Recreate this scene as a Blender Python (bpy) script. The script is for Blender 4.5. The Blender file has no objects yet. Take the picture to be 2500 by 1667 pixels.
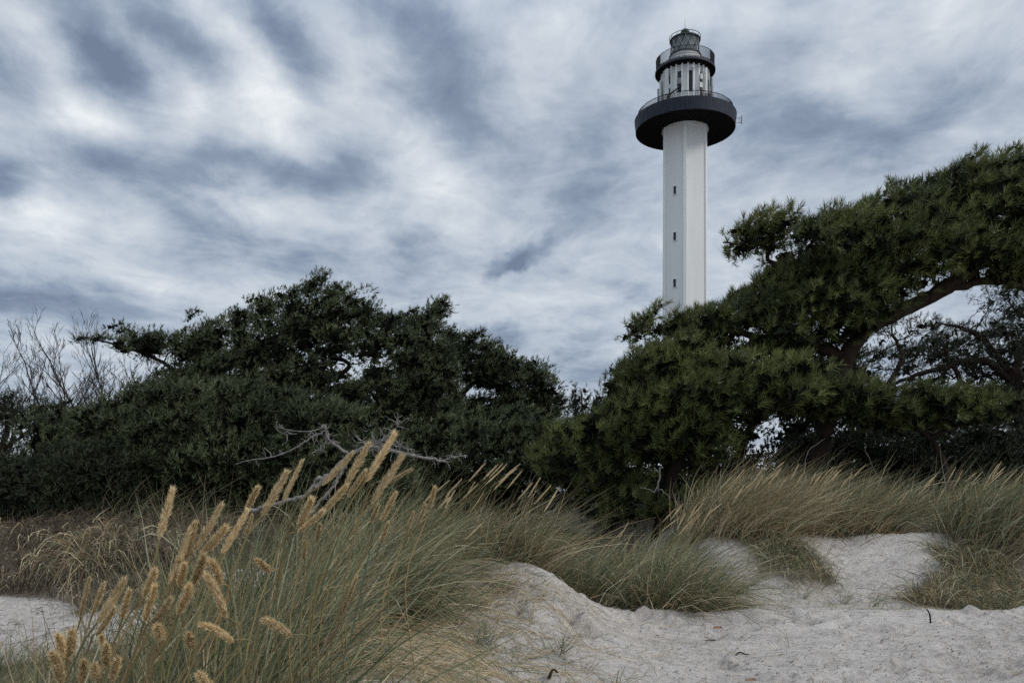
import bpy, math
import numpy as np
from mathutils import Vector, Matrix

# ------------------------------------------------------------------ camera, sky, sun, exposure
SC = bpy.context.scene
F = 2044.0            # focal length in photo pixels (photo 2500 x 1667)
CZ = 1.1              # eye height
HY = 1200.0           # photo row of the horizon

cam_d = bpy.data.cameras.new("camera")
cam = bpy.data.objects.new("camera", cam_d)
SC.collection.objects.link(cam)
cam.location = (0, 0, CZ)
cam.rotation_euler = (math.radians(90), 0, 0)
cam_d.sensor_width = 36.0
cam_d.lens = F / 2500 * 36
cam_d.shift_y = (HY - 833.5) / 2500
cam_d.clip_start = 0.1
cam_d.clip_end = 6000
cam_d.dof.use_dof = True
cam_d.dof.focus_distance = 13.0
cam_d.dof.aperture_fstop = 14.0
SC.camera = cam

SUN_EL, SUN_AZ = math.radians(38), math.radians(112)     # azimuth measured clockwise from +Y
world = bpy.data.worlds.new("World")
SC.world = world
world.use_nodes = True
WN = world.node_tree
WN.nodes.clear()


def build_sky():
    nt = WN
    N, L = nt.nodes.new, nt.links.new

    def math_(op, a, b=None, c=None, clamp=False):
        n = N("ShaderNodeMath"); n.operation = op; n.use_clamp = clamp
        for i, v in enumerate((a, b, c)):
            if v is None:
                continue
            if isinstance(v, (int, float)):
                n.inputs[i].default_value = v
            else:
                L(v, n.inputs[i])
        return n.outputs[0]

    def vmath(op, a, b=None, s=None):
        n = N("ShaderNodeVectorMath"); n.operation = op
        for i, v in enumerate((a, b)):
            if v is None:
                continue
            if isinstance(v, (tuple, list)):
                n.inputs[i].default_value = v
            else:
                L(v, n.inputs[i])
        if s is not None:
            if isinstance(s, (int, float)):
                n.inputs["Scale"].default_value = s
            else:
                L(s, n.inputs["Scale"])
        return n.outputs["Value"] if op in ("DOT_PRODUCT", "LENGTH") else n.outputs[0]

    def noise(vec, scale, detail, rough, dist=0.0):
        n = N("ShaderNodeTexNoise"); L(vec, n.inputs["Vector"])
        n.inputs["Scale"].default_value = scale; n.inputs["Detail"].default_value = detail
        n.inputs["Roughness"].default_value = rough; n.inputs["Distortion"].default_value = dist
        return n

    co = N("ShaderNodeTexCoord").outputs["Generated"]
    d = vmath("NORMALIZE", co)
    sep = N("ShaderNodeSeparateXYZ"); L(d, sep.inputs[0])
    zc = math_("MAXIMUM", sep.outputs[2], 0.0)
    # position on a cloud layer overhead
    den = math_("ADD", zc, 0.09)
    px = math_("DIVIDE", sep.outputs[0], den); py = math_("DIVIDE", sep.outputs[1], den)
    cmb = N("ShaderNodeCombineXYZ"); L(px, cmb.inputs[0]); L(py, cmb.inputs[1])
    plane = cmb.outputs[0]
    mp = N("ShaderNodeMapping"); L(plane, mp.inputs[0])
    mp.inputs["Rotation"].default_value = (0, 0, math.radians(-6)); mp.inputs["Scale"].default_value = (1.0, 0.78, 1)
    n_big = noise(mp.outputs[0], 1.15, 5, 0.52, 0.35).outputs[0]
    n_mid = noise(mp.outputs[0], 4.2, 8, 0.62, 0.9).outputs[0]
    n_puff = noise(mp.outputs[0], 2.6, 6, 0.6, 0.3).outputs[0]
    puff = math_("ABSOLUTE", math_("SUBTRACT", n_puff, 0.5))
    # warp of the sky direction so that the large cloud masses get torn edges
    wv = noise(vmath("MULTIPLY", d, (1, 1, 1.5)), 5.0, 4, 0.55).outputs["Color"]
    w = vmath("SCALE", vmath("SUBTRACT", wv, (0.5, 0.5, 0.5)), None, 0.075)
    dw = vmath("ADD", d, w)
    wv2 = noise(d, 16.0, 5, 0.6).outputs["Color"]
    w2 = vmath("SCALE", vmath("SUBTRACT", wv2, (0.5, 0.5, 0.5)), None, 0.035)
    dw = vmath("ADD", dw, w2)
    # cloud masses: photo position, radii, tilt (degrees, positive = falling to the right), weight
    blobs = [
        (235, 135, 240, 105, 50, -.58), (440, 85, 240, 95, 42, -.58), (690, 80, 200, 80, 48, -.50),
        (1110, 200, 290, 150, 62, -.36), (1185, 260, 150, 90, 60, -.10), (960, 30, 170, 90, 20, -.22), (820, 410, 170, 85, 0, -.36),
        (560, 410, 320, 55, 4, -.30), (450, 495, 110, 75, 20, -.26), (270, 400, 170, 80, 18, -.32),
        (10, 460, 95, 90, 40, -.50), (70, 745, 330, 85, 10, -.50), (740, 640, 420, 80, 12, -.24),
        (20, 160, 120, 80, 40, -.24), (1880, 290, 330, 110, 5, -.22), (1400, 420, 230, 170, 60, -.18),
        (1430, 915, 420, 60, 0, -.20),
        (2300, 260, 200, 60, -30, -.14), (1250, 60, 120, 140, 60, -.1),
        (600, 190, 320, 120, 52, .36), (430, 190, 160, 120, 50, .28), (235, 245, 240, 125, 38, .38),
        (640, 250, 180, 90, 50, .2), (90, 540, 250, 70, 8, .34), (1060, 440, 190, 110, 50, .26), (60, 40, 90, 110, 70, .25),
        (600, 490, 200, 50, 10, .18), (470, 715, 260, 45, 8, .22), (1350, 90, 110, 110, 20, .20),
        (2080, 190, 130, 80, 0, .24), (2350, 40, 380, 110, 5, .26), (1830, 60, 200, 70, 0, .14), (870, 560, 200, 60, -8, .10),
        (1350, 740, 200, 50, 5, .14), (830, 200, 120, 100, 50, .20), (1700, 640, 500, 130, 0, .08),
    ]
    tot = math_("MULTIPLY_ADD", n_big, 0.5, 0.245)
    tot = math_("ADD", tot, math_("MULTIPLY_ADD", n_mid, 0.62, -0.31))
    tot = math_("ADD", tot, math_("MULTIPLY_ADD", puff, -1.0, 0.085))
    n_fine = noise(vmath("MULTIPLY", d, (1, 1, 1.7)), 13.0, 8, 0.62, 0.6).outputs[0]
    tot = math_("ADD", tot, math_("MULTIPLY_ADD", n_fine, 0.46, -0.23))
    d_soft = vmath("ADD", d, vmath("SCALE", vmath("SUBTRACT", wv2, (0.5, 0.5, 0.5)), None, 0.06))
    small = [(1272, 630, 105, 36, -24, -.42), (1240, 650, 80, 24, -5, -.25), (1205, 812, 110, 30, 6, -.42), (2080, 560, 90, 20, -10, -.1)]
    for bx, by, ra, rb, ang, wt in blobs + small:
        c = Vector(((bx - 1250) / F, 1.0, (HY - by) / F)); ln = c.length; cn = c / ln
        t = math.radians(-ang)
        a = Vector((math.cos(t), 0, math.sin(t))); a = (a - cn * a.dot(cn)).normalized()
        b = a.cross(cn)
        b.normalize()
        M = Matrix((a, cn, b)).transposed()
        e = M.to_euler()
        m = N("ShaderNodeMapping"); m.vector_type = "TEXTURE"; L(d_soft if (bx, by, ra, rb, ang, wt) in small else dw, m.inputs[0])
        m.inputs["Location"].default_value = cn
        m.inputs["Rotation"].default_value = e
        m.inputs["Scale"].default_value = (1.25 * ra / F / ln, 0.6, 1.25 * rb / F / ln)
        g = N("ShaderNodeTexGradient"); g.gradient_type = "SPHERICAL"; L(m.outputs[0], g.inputs[0])
        r = N("ShaderNodeMapRange"); r.interpolation_type = "SMOOTHSTEP"; L(g.outputs[1], r.inputs[0])
        r.inputs[3].default_value = 0; r.inputs[4].default_value = wt
        tot = math_("ADD", tot, r.outputs[0])
    ramp = N("ShaderNodeValToRGB"); L(tot, ramp.inputs[0])
    cr = ramp.color_ramp
    cr.elements[0].position = 0.0; cr.elements[0].color = (0.175, 0.225, 0.315, 1)
    cr.elements[1].position = 1.0; cr.elements[1].color = (0.90, 0.93, 0.95, 1)
    for p, c in ((0.25, (0.28, 0.345, 0.45)), (0.5, (0.47, 0.535, 0.625)), (0.75, (0.66, 0.71, 0.77))):
        el = cr.elements.new(p); el.color = (*c, 1)
    # overcast sky is lighter overhead than near the horizon
    lift = math_("MULTIPLY_ADD", math_("MAXIMUM", math_("SUBTRACT", zc, 0.45), 0), 1.7, 1.0)
    clouds = vmath("SCALE", ramp.outputs[0], None, math_("MULTIPLY", lift, 10.0))
    sky = N("ShaderNodeTexSky"); sky.sky_type = "NISHITA"; sky.sun_disc = False
    sky.sun_elevation = SUN_EL; sky.sun_rotation = SUN_AZ
    mix = N("ShaderNodeMix"); mix.data_type = "RGBA"; mix.inputs[0].default_value = 0.93
    L(sky.outputs[0], mix.inputs[6]); L(clouds, mix.inputs[7])
    bg = N("ShaderNodeBackground"); bg.inputs[1].default_value = 0.1
    L(mix.outputs[2], bg.inputs[0])
    out = N("ShaderNodeOutputWorld"); L(bg.outputs[0], out.inputs[0])


build_sky()
try:
    world.cycles.sampling_method = "MANUAL"; world.cycles.sample_map_resolution = 512
except Exception:
    pass

sun_d = bpy.data.lights.new("sun", "SUN")
sun_d.energy = 1.5; sun_d.angle = math.radians(14); sun_d.color = (1.0, 0.95, 0.87)
sun = bpy.data.objects.new("sun", sun_d); SC.collection.objects.link(sun)
sd = Vector((math.cos(SUN_EL) * math.sin(SUN_AZ), math.cos(SUN_EL) * math.cos(SUN_AZ), math.sin(SUN_EL)))
sun.rotation_euler = sd.to_track_quat("Z", "Y").to_euler()
sun.location = sd * 60

SC.view_settings.view_transform = "Standard"
SC.view_settings.look = "None"
SC.view_settings.gamma = 1
SC.view_settings.use_curve_mapping = False
SC.view_settings.exposure = 0.0
SC.render.engine = "CYCLES"
SC.cycles.max_bounces = 5
SC.cycles.diffuse_bounces = 3
SC.cycles.glossy_bounces = 2
SC.cycles.transmission_bounces = 3
SC.cycles.use_denoising = False
SC.cycles.denoiser = 'OPENIMAGEDENOISE'
SC.cycles.denoising_input_passes = 'RGB_ALBEDO_NORMAL'

# ------------------------------------------------------------------ helpers
R = np.random.default_rng(11)


def W(px, py, Y):
    return np.array([(px - 1250) / F * Y, Y, CZ + (HY - py) / F * Y])


def tag(o, label=None, cat=None, group=None, kind=None):
    if label: o["label"] = label
    if cat: o["category"] = cat
    if group: o["group"] = group
    if kind: o["kind"] = kind
    return o


def empty(name, loc, label, cat, group=None):
    o = bpy.data.objects.new(name, None); SC.collection.objects.link(o)
    o.location = loc; o.empty_display_size = 0.2
    return tag(o, label, cat, group)


def make_mesh(name, V, faces, nside, mat, smooth=False, col=None):
    """V (n,3); faces (m,nside) int array"""
    me = bpy.data.meshes.new(name)
    V = np.ascontiguousarray(V, dtype=np.float32); faces = np.ascontiguousarray(faces, dtype=np.int32)
    m = len(faces)
    me.vertices.add(len(V)); me.vertices.foreach_set("co", V.ravel())
    me.loops.add(m * nside); me.loops.foreach_set("vertex_index", faces.ravel())
    me.polygons.add(m); me.polygons.foreach_set("loop_start", np.arange(m, dtype=np.int32) * nside)
    me.polygons.foreach_set("use_smooth", np.full(m, smooth, dtype=bool))
    if col is not None:
        a = me.color_attributes.new("tint", "FLOAT_COLOR", "POINT")
        c = np.ones((len(V), 4), np.float32); c[:, :3] = col
        a.data.foreach_set("color", c.ravel())
    me.update(calc_edges=True)
    me.materials.append(mat)
    return me


def link(name, me, parent=None, at=None):
    o = bpy.data.objects.new(name, me); SC.collection.objects.link(o)
    if parent is not None:
        o.parent = parent
        o.location = -np.array(parent.location) if at is None else at
    elif at is not None:
        o.location = at
    return o


class MB:
    """collects vertices and polygons (any size) and links them as one object"""
    def __init__(s): s.v = []; s.f = []
    def add(s, V, Fs):
        o = len(s.v); s.v += [tuple(map(float, p)) for p in V]; s.f += [tuple(int(i) + o for i in f) for f in Fs]
    def box(s, c, size, rz=0.0, rx=0.0):
        x, y, z = (q / 2 for q in size)
        M = Matrix.Rotation(rz, 3, "Z") @ Matrix.Rotation(rx, 3, "X")
        V = [tuple(M @ Vector((a * x, b * y, e * z)) + Vector(c)) for a in (-1, 1) for b in (-1, 1) for e in (-1, 1)]
        s.add(V, [(0, 1, 3, 2), (4, 6, 7, 5), (0, 4, 5, 1), (2, 3, 7, 6), (0, 2, 6, 4), (1, 5, 7, 3)])
    def tube(s, P, rad, n=6):
        V, Fs = tube(P, rad, n); s.add(V, Fs)
    def lathe(s, prof, n=64, c=(0, 0, 0), a0=0.0, a1=2 * math.pi):
        full = abs(a1 - a0 - 2 * math.pi) < 1e-6
        k = n if full else n + 1
        V = []
        for r, z in prof:
            for i in range(k):
                a = a0 + (a1 - a0) * i / n
                V.append((c[0] + r * math.cos(a), c[1] + r * math.sin(a), c[2] + z))
        Fs = []
        for j in range(len(prof) - 1):
            for i in range(n):
                i2 = (i + 1) % k
                Fs.append((j * k + i, j * k + i2, (j + 1) * k + i2, (j + 1) * k + i))
        s.add(V, Fs)
    def build(s, name, mat, parent=None, smooth=False):
        me = bpy.data.meshes.new(name); me.from_pydata(s.v, [], s.f); me.materials.append(mat)
        if smooth:
            me.polygons.foreach_set("use_smooth", [True] * len(me.polygons))
        me.update()
        return link(name, me, parent, at=(0, 0, 0) if parent is not None else None)


def tube(P, rad, n=5, rng=None):
    P = np.asarray(P, float); k = len(P)
    rad = np.broadcast_to(np.asarray(rad, float), (k,)) if np.ndim(rad) == 0 or len(np.atleast_1d(rad)) == k else np.linspace(rad[0], rad[1], k)
    T = np.gradient(P, axis=0); T /= np.linalg.norm(T, axis=1, keepdims=True) + 1e-9
    up = np.array([0.13, 0.2, 1.0]) if abs(T[0][2]) < 0.9 else np.array([1.0, 0.1, 0.0])
    A = np.cross(T, up); A /= np.linalg.norm(A, axis=1, keepdims=True) + 1e-9
    B = np.cross(T, A)
    an = np.arange(n) * 2 * np.pi / n
    V = P[:, None] + rad[:, None, None] * (np.cos(an)[None, :, None] * A[:, None] + np.sin(an)[None, :, None] * B[:, None])
    i = np.arange(n); i2 = (i + 1) % n
    Fs = np.concatenate([np.stack([j * n + i, j * n + i2, (j + 1) * n + i2, (j + 1) * n + i], 1) for j in range(k - 1)])
    return V.reshape(-1, 3), Fs


class TB:
    """collects numpy quad tubes"""
    def __init__(s): s.v = []; s.f = []; s.n = 0
    def tube(s, P, rad, n=5):
        V, Fs = tube(P, rad, n); s.v.append(V); s.f.append(Fs + s.n); s.n += len(V)
    def build(s, name, mat, parent=None, smooth=True):
        return link(name, make_mesh(name, np.concatenate(s.v), np.concatenate(s.f), 4, mat, smooth), parent)


def smooth_path(P, m=4, jit=0.0, rng=R):
    P = np.asarray(P, float); k = len(P)
    if k < 3: 
        t = np.linspace(0, 1, m + 1)[:, None]; Q = P[0] * (1 - t) + P[-1] * t
    else:
        E = np.vstack([2 * P[0] - P[1], P, 2 * P[-1] - P[-2]]); out = []
        for i in range(1, k):
            p0, p1, p2, p3 = E[i - 1], E[i], E[i + 1], E[i + 2]
            for t in np.arange(m) / m:
                out.append(0.5 * (2 * p1 + (p2 - p0) * t + (2 * p0 - 5 * p1 + 4 * p2 - p3) * t * t + (3 * p1 - p0 - 3 * p2 + p3) * t ** 3))
        out.append(P[-1]); Q = np.array(out)
    if jit:
        Q[1:-1] += rng.normal(0, jit, Q[1:-1].shape)
    return Q


def nrm(v):
    return v / (np.linalg.norm(v, axis=-1, keepdims=True) + 1e-9)


_perm = np.random.default_rng(5).permutation(512)


def pnoise(x, y, z=0.0):
    """gradient noise, about -0.7..0.7"""
    x, y = np.asarray(x, float), np.asarray(y, float); z = np.broadcast_to(np.asarray(z, float), x.shape)
    xi, yi, zi = np.floor(x).astype(int), np.floor(y).astype(int), np.floor(z).astype(int)
    xf, yf, zf = x - xi, y - yi, z - zi
    fade = lambda t: t * t * t * (t * (t * 6 - 15) + 10)
    u, v, w = fade(xf), fade(yf), fade(zf)
    def g(a, b, c):
        h = _perm[(_perm[(_perm[(xi + a) & 255] + yi + b) & 255] + zi + c) & 255].astype(float)
        an = h * 0.7297; s = np.cos(h * 2.113)
        q = np.sqrt(1 - s * s * 0.6)
        return np.cos(an) * q * (xf - a) + np.sin(an) * q * (yf - b) + s * 0.77 * (zf - c)
    l = lambda a, b, t: a + (b - a) * t
    return l(l(l(g(0, 0, 0), g(1, 0, 0), u), l(g(0, 1, 0), g(1, 1, 0), u), v),
             l(l(g(0, 0, 1), g(1, 0, 1), u), l(g(0, 1, 1), g(1, 1, 1), u), v), w)


def sst(t):
    t = np.clip(t, 0, 1); return t * t * (3 - 2 * t)


# ------------------------------------------------------------------ materials
def new_mat(name):
    m = bpy.data.materials.new(name); m.use_nodes = True
    nt = m.node_tree; b = nt.nodes["Principled BSDF"]
    b.inputs["Specular IOR Level"].default_value = 0.3
    return m, nt, b


def plain(name, col, rough=0.6, metal=0.0, var=0.12, scale=3.0, spec=0.3, bump=0.0, stretch=(1, 1, 1)):
    m, nt, b = new_mat(name)
    N, L = nt.nodes.new, nt.links.new
    tc = N("ShaderNodeTexCoord"); mp = N("ShaderNodeMapping"); mp.inputs["Scale"].default_value = stretch
    L(tc.outputs["Object"], mp.inputs[0])
    n = N("ShaderNodeTexNoise"); n.inputs["Scale"].default_value = scale; n.inputs["Detail"].default_value = 6
    n.inputs["Roughness"].default_value = 0.65
    L(mp.outputs[0], n.inputs["Vector"])
    r = N("ShaderNodeValToRGB"); L(n.outputs[0], r.inputs[0])
    r.color_ramp.elements[0].position = 0.3; r.color_ramp.elements[1].position = 0.7
    r.color_ramp.elements[0].color = (*[c * (1 - var) for c in col], 1)
    r.color_ramp.elements[1].color = (*[min(1, c * (1 + var)) for c in col], 1)
    L(r.outputs[0], b.inputs["Base Color"])
    b.inputs["Roughness"].default_value = rough; b.inputs["Metallic"].default_value = metal
    b.inputs["Specular IOR Level"].default_value = spec
    if bump:
        bp = N("ShaderNodeBump"); bp.inputs["Strength"].default_value = bump; bp.inputs["Distance"].default_value = 0.01
        L(n.outputs[0], bp.inputs["Height"]); L(bp.outputs[0], b.inputs["Normal"])
    return m


def leaf_mat(name, ca, cb, rough=0.5, trans=0.25, scale=1.3):
    """needles: colour wanders between two greens from bough to bough"""
    m, nt, b = new_mat(name)
    N, L = nt.nodes.new, nt.links.new
    tc = N("ShaderNodeTexCoord")
    n = N("ShaderNodeTexNoise"); n.inputs["Scale"].default_value = scale; n.inputs["Detail"].default_value = 5
    n.inputs["Roughness"].default_value = 0.8
    L(tc.outputs["Object"], n.inputs["Vector"])
    r = N("ShaderNodeValToRGB"); L(n.outputs[0], r.inputs[0])
    r.color_ramp.elements[0].position = 0.38; r.color_ramp.elements[1].position = 0.64
    r.color_ramp.elements[0].color = (*ca, 1); r.color_ramp.elements[1].color = (*cb, 1)
    L(r.outputs[0], b.inputs["Base Color"]); b.inputs["Roughness"].default_value = rough
    tr = N("ShaderNodeBsdfTranslucent"); L(r.outputs[0], tr.inputs[0])
    mx = N("ShaderNodeMixShader"); mx.inputs[0].default_value = trans
    L(b.outputs[0], mx.inputs[1]); L(tr.outputs[0], mx.inputs[2])
    L(mx.outputs[0], nt.nodes["Material Output"].inputs[0])
    return m


def tint_mat(name, rough=0.55, trans=0.25, spec=0.3):
    m, nt, b = new_mat(name)
    N, L = nt.nodes.new, nt.links.new
    at = N("ShaderNodeAttribute"); at.attribute_name = "tint"
    L(at.outputs["Color"], b.inputs["Base Color"]); b.inputs["Roughness"].default_value = rough
    b.inputs["Specular IOR Level"].default_value = spec
    tr = N("ShaderNodeBsdfTranslucent"); L(at.outputs["Color"], tr.inputs[0])
    mx = N("ShaderNodeMixShader"); mx.inputs[0].default_value = trans
    L(b.outputs[0], mx.inputs[1]); L(tr.outputs[0], mx.inputs[2])
    L(mx.outputs[0], nt.nodes["Material Output"].inputs[0])
    return m


def sand_mat():
    m, nt, b = new_mat("sand")
    N, L = nt.nodes.new, nt.links.new
    tc = N("ShaderNodeTexCoord")
    def noise(s, d, r, st=(1, 1, 1)):
        mp = N("ShaderNodeMapping"); mp.inputs["Scale"].default_value = st; L(tc.outputs["Object"], mp.inputs[0])
        n = N("ShaderNodeTexNoise"); n.inputs["Scale"].default_value = s; n.inputs["Detail"].default_value = d
        n.inputs["Roughness"].default_value = r; L(mp.outputs[0], n.inputs["Vector"]); return n.outputs[0]
    def ramp(v, a, ca, b_, cb):
        r = N("ShaderNodeValToRGB"); L(v, r.inputs[0])
        r.color_ramp.elements[0].position = a; r.color_ramp.elements[1].position = b_
        r.color_ramp.elements[0].color = (*ca, 1); r.color_ramp.elements[1].color = (*cb, 1); return r.outputs[0]
    def mix(kind, f, a, b_):
        x = N("ShaderNodeMix"); x.data_type = "RGBA"; x.blend_type = kind
        if isinstance(f, float): x.inputs[0].default_value = f
        else: L(f, x.inputs[0])
        L(a, x.inputs[6]); L(b_, x.inputs[7]); return x.outputs[2]
    base = ramp(noise(1.1, 5, 0.6), 0.3, (0.53, 0.485, 0.44), 0.7, (0.71, 0.66, 0.61))
    # streaks of pit and ridge shading painted in, damp mottling, grains, small dark bits
    fine = ramp(noise(34, 5, 0.75, (1, 1.8, 1)), 0.36, (0.45, 0.44, 0.435), 0.50, (1, 1, 1))
    mott = ramp(noise(9, 6, 0.72, (1, 1.7, 1)), 0.36, (0.60, 0.59, 0.59), 0.52, (1, 1, 1))
    base = mix("MULTIPLY", 0.8, base, mott)
    grain = ramp(noise(170, 3, 0.8), 0.3, (0.82, 0.82, 0.82), 0.6, (1.04, 1.04, 1.04))
    c = mix("MULTIPLY", 0.6, base, fine); c = mix("MULTIPLY", 0.6, c, grain)
    bits = N("ShaderNodeTexVoronoi"); bits.inputs["Scale"].default_value = 26
    mpb = N("ShaderNodeMapping"); mpb.inputs["Scale"].default_value = (1, 2.2, 1); mpb.inputs["Rotation"].default_value = (0, 0, .5)
    L(tc.outputs["Object"], mpb.inputs[0]); L(mpb.outputs[0], bits.inputs["Vector"])
    br = N("ShaderNodeValToRGB"); L(bits.outputs["Distance"], br.inputs[0])
    br.color_ramp.elements[0].position = 0.10; br.color_ramp.elements[0].color = (0.32, 0.29, 0.27, 1)
    br.color_ramp.elements[1].position = 0.17; br.color_ramp.elements[1].color = (1, 1, 1, 1)
    patch = ramp(noise(2.3, 3, 0.5), 0.46, (0, 0, 0), 0.62, (1, 1, 1))
    c = mix("MULTIPLY", patch, c, br.outputs[0])
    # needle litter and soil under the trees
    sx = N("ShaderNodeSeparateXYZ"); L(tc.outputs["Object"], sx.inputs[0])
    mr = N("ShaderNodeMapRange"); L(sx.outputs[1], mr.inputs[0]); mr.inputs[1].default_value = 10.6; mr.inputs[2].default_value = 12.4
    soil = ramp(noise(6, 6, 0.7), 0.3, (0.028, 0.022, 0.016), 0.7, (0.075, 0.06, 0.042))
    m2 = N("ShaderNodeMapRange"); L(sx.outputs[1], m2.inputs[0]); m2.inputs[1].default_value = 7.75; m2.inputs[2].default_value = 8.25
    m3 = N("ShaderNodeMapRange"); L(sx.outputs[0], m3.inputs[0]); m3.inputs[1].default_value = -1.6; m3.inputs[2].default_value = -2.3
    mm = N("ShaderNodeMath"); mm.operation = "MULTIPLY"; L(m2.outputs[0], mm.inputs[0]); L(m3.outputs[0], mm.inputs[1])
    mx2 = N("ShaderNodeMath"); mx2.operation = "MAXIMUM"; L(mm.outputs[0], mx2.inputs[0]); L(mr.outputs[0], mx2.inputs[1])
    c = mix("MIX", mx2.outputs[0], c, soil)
    at = N("ShaderNodeAttribute"); at.attribute_name = "thatch"
    dead = ramp(noise(45, 5, 0.8, (1, 2, 1)), 0.35, (0.045, 0.036, 0.025), 0.65, (0.17, 0.138, 0.095))
    c = mix("MIX", at.outputs["Fac"], c, dead)
    L(c, b.inputs["Base Color"]); b.inputs["Roughness"].default_value = 0.95; b.inputs["Specular IOR Level"].default_value = 0.15
    add = N("ShaderNodeMath"); add.operation = "MULTIPLY_ADD"; add.inputs[1].default_value = 0.35
    L(noise(150, 3, 0.7), add.inputs[0]); L(noise(42, 6, 0.7, (1, 1.6, 1)), add.inputs[2])
    bp = N("ShaderNodeBump"); bp.inputs["Strength"].default_value = 1.0; bp.inputs["Distance"].default_value = 0.022
    L(add.outputs[0], bp.inputs["Height"]); L(bp.outputs[0], b.inputs["Normal"])
    return m


M_SAND = sand_mat()
M_BARK = plain("pine bark", (0.036, 0.026, 0.021), 0.9, var=0.55, scale=9, bump=1.0, stretch=(1, 1, .35), spec=0.1)
M_TWIG = plain("twig bark", (0.040, 0.032, 0.027), 0.9, var=0.4, scale=5, spec=0.1)
M_SHADE_FILL = plain("dark crown shade filler", (0.012, 0.015, 0.009), 0.9, var=0.4, scale=4, spec=0.05)  # near-black filler colour standing in for shade inside the crowns
M_DEAD = plain("weathered grey wood", (0.23, 0.215, 0.20), 0.85, var=0.5, scale=22, bump=0.8, spec=0.15)
M_BARE = plain("dark birch twig", (0.035, 0.030, 0.030), 0.8, var=0.3, scale=5)
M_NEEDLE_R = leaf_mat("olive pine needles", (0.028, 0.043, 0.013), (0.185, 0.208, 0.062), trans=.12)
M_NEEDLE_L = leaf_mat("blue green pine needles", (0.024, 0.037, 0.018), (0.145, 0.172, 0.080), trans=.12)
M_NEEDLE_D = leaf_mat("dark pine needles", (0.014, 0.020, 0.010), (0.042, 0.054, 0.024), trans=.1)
M_GRASS = tint_mat("marram blades", trans=.15)
M_HEAD = tint_mat("marram seed heads", 0.8, 0.3, 0.1)

# ------------------------------------------------------------------ terrain
def ground_h(X, Y, fine=False):
    X = np.asarray(X, float); Y = np.asarray(Y, float)
    h = 0.03 * sst((Y - 4) / 3)
    # centre mound with grass on its left
    sx = np.where(X > 0.05, X - 0.05, np.minimum(X + 1.9, 0))
    sy = np.where(Y < 6.5, (Y - 6.5) / 1.35, (Y - 6.5) / 0.75)
    h = h + 0.47 * np.exp(-(sx / np.where(X > 0, 0.56, 0.9)) ** 2) * np.exp(-sy ** 2)
    # grass knoll in the left foreground
    h = h + 0.34 * np.exp(-((X + 0.85) / 0.75) ** 2 - ((Y - 4.0) / 1.2) ** 2)
    # lip of the trodden sand and small hollow behind it
    h = h + 0.05 * np.exp(-((Y - 7.0 + 0.05 * np.sin(X * 2)) / 0.35) ** 2) * sst((X - 0.6) / 0.6)
    h = h - 0.10 * np.exp(-((Y - 7.85) / 0.5) ** 2) * sst((X - 0.5) / 0.4) * sst((2.4 - X) / .8)
    # dune wall on the right
    edge = 7.95 + 0.22 * np.sin(X * 1.7 + .6) + 0.12 * np.sin(X * 4.1)
    h = h + 0.56 * sst((Y - edge) / 1.35) * sst((X - 1.35) / 0.9) + 0.22 * sst((Y - 9.2) / 2.2) * sst((X - 1.5) / 1.5)
    h = h + 0.10 * np.exp(-((X - 4.6) / 0.8) ** 2 - ((Y - 8.6) / 0.6) ** 2)
    # bank on the left
    h = h + 0.20 * sst((Y - 6.2) / 1.4) * sst((-X - 1.7) / 1.6) + 0.44 * sst((Y - 7.3 - .25 * np.sin(X * 2.3)) / 1.1) * sst((-X - 1.9) / 1.6)
    # ground under the trees
    h = h + 0.35 * sst((Y - 10) / 5) * sst((2.5 - np.abs(X)) / 2)
    h = np.where(Y > 16, h + (0.4 - h) * sst((Y - 16) / 8), h)
    h = h - 1.9 * sst((Y - 26) / 40)
    h = h + 0.05 * pnoise(X * 0.9, Y * 0.9, 3.3)
    if fine:
        near = sst((13 - Y) / 3)
        tr = sst((X + 1.5) / 1.5)                         # the trodden part
        calm = sst((pnoise(X * 0.8 + 9, Y * 0.9, 1.7) + 0.12) * 4)
        h = h + near * 0.055 * pnoise(X * 2.6, Y * 3.0, 0.5)
        for s, a, zz in ((4.5, 0.070, 2.1), (9, 0.056, 4.4), (17, 0.034, 6.2), (34, .014, 8.1)):
            wall = np.where(Y > 7.5, 0.4, 1.0)
            rid = 0.35 - np.abs(pnoise(X * s + 3 * pnoise(X * 2, Y * 2, 1.1), Y * s * 1.35, zz))
            h = h + near * a * rid * (0.35 + 0.75 * calm) * wall * (0.5 + 0.5 * tr)
        for fx, fy, fa, fr in FOOT:
            q = np.exp(-(((X - fx) * math.cos(fa) + (Y - fy) * math.sin(fa)) / (fr * 1.7)) ** 2 - ((-(X - fx) * math.sin(fa) + (Y - fy) * math.cos(fa)) / (fr * 0.75)) ** 2)
            h = h - 0.085 * q + 0.045 * np.exp(-(((X - fx - fr * .6) ** 2 + (Y - fy - fr * 1.5) ** 2) / (fr * .7) ** 2))
    return h


FOOT = [(R.uniform(-0.3, 5), R.uniform(4.3, 7.2), R.uniform(-.8, 1.4), R.uniform(.05, .095)) for _ in range(64)]


def axis(lo, hi, step, far_lo, far_hi, g=1.12):
    a = list(np.arange(lo, hi, step)); s = step
    while a[-1] < far_hi: s *= g; a.append(a[-1] + s)
    s = step
    while a[0] > far_lo: s *= g; a.insert(0, a[0] - s)
    return np.array(a)


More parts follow.
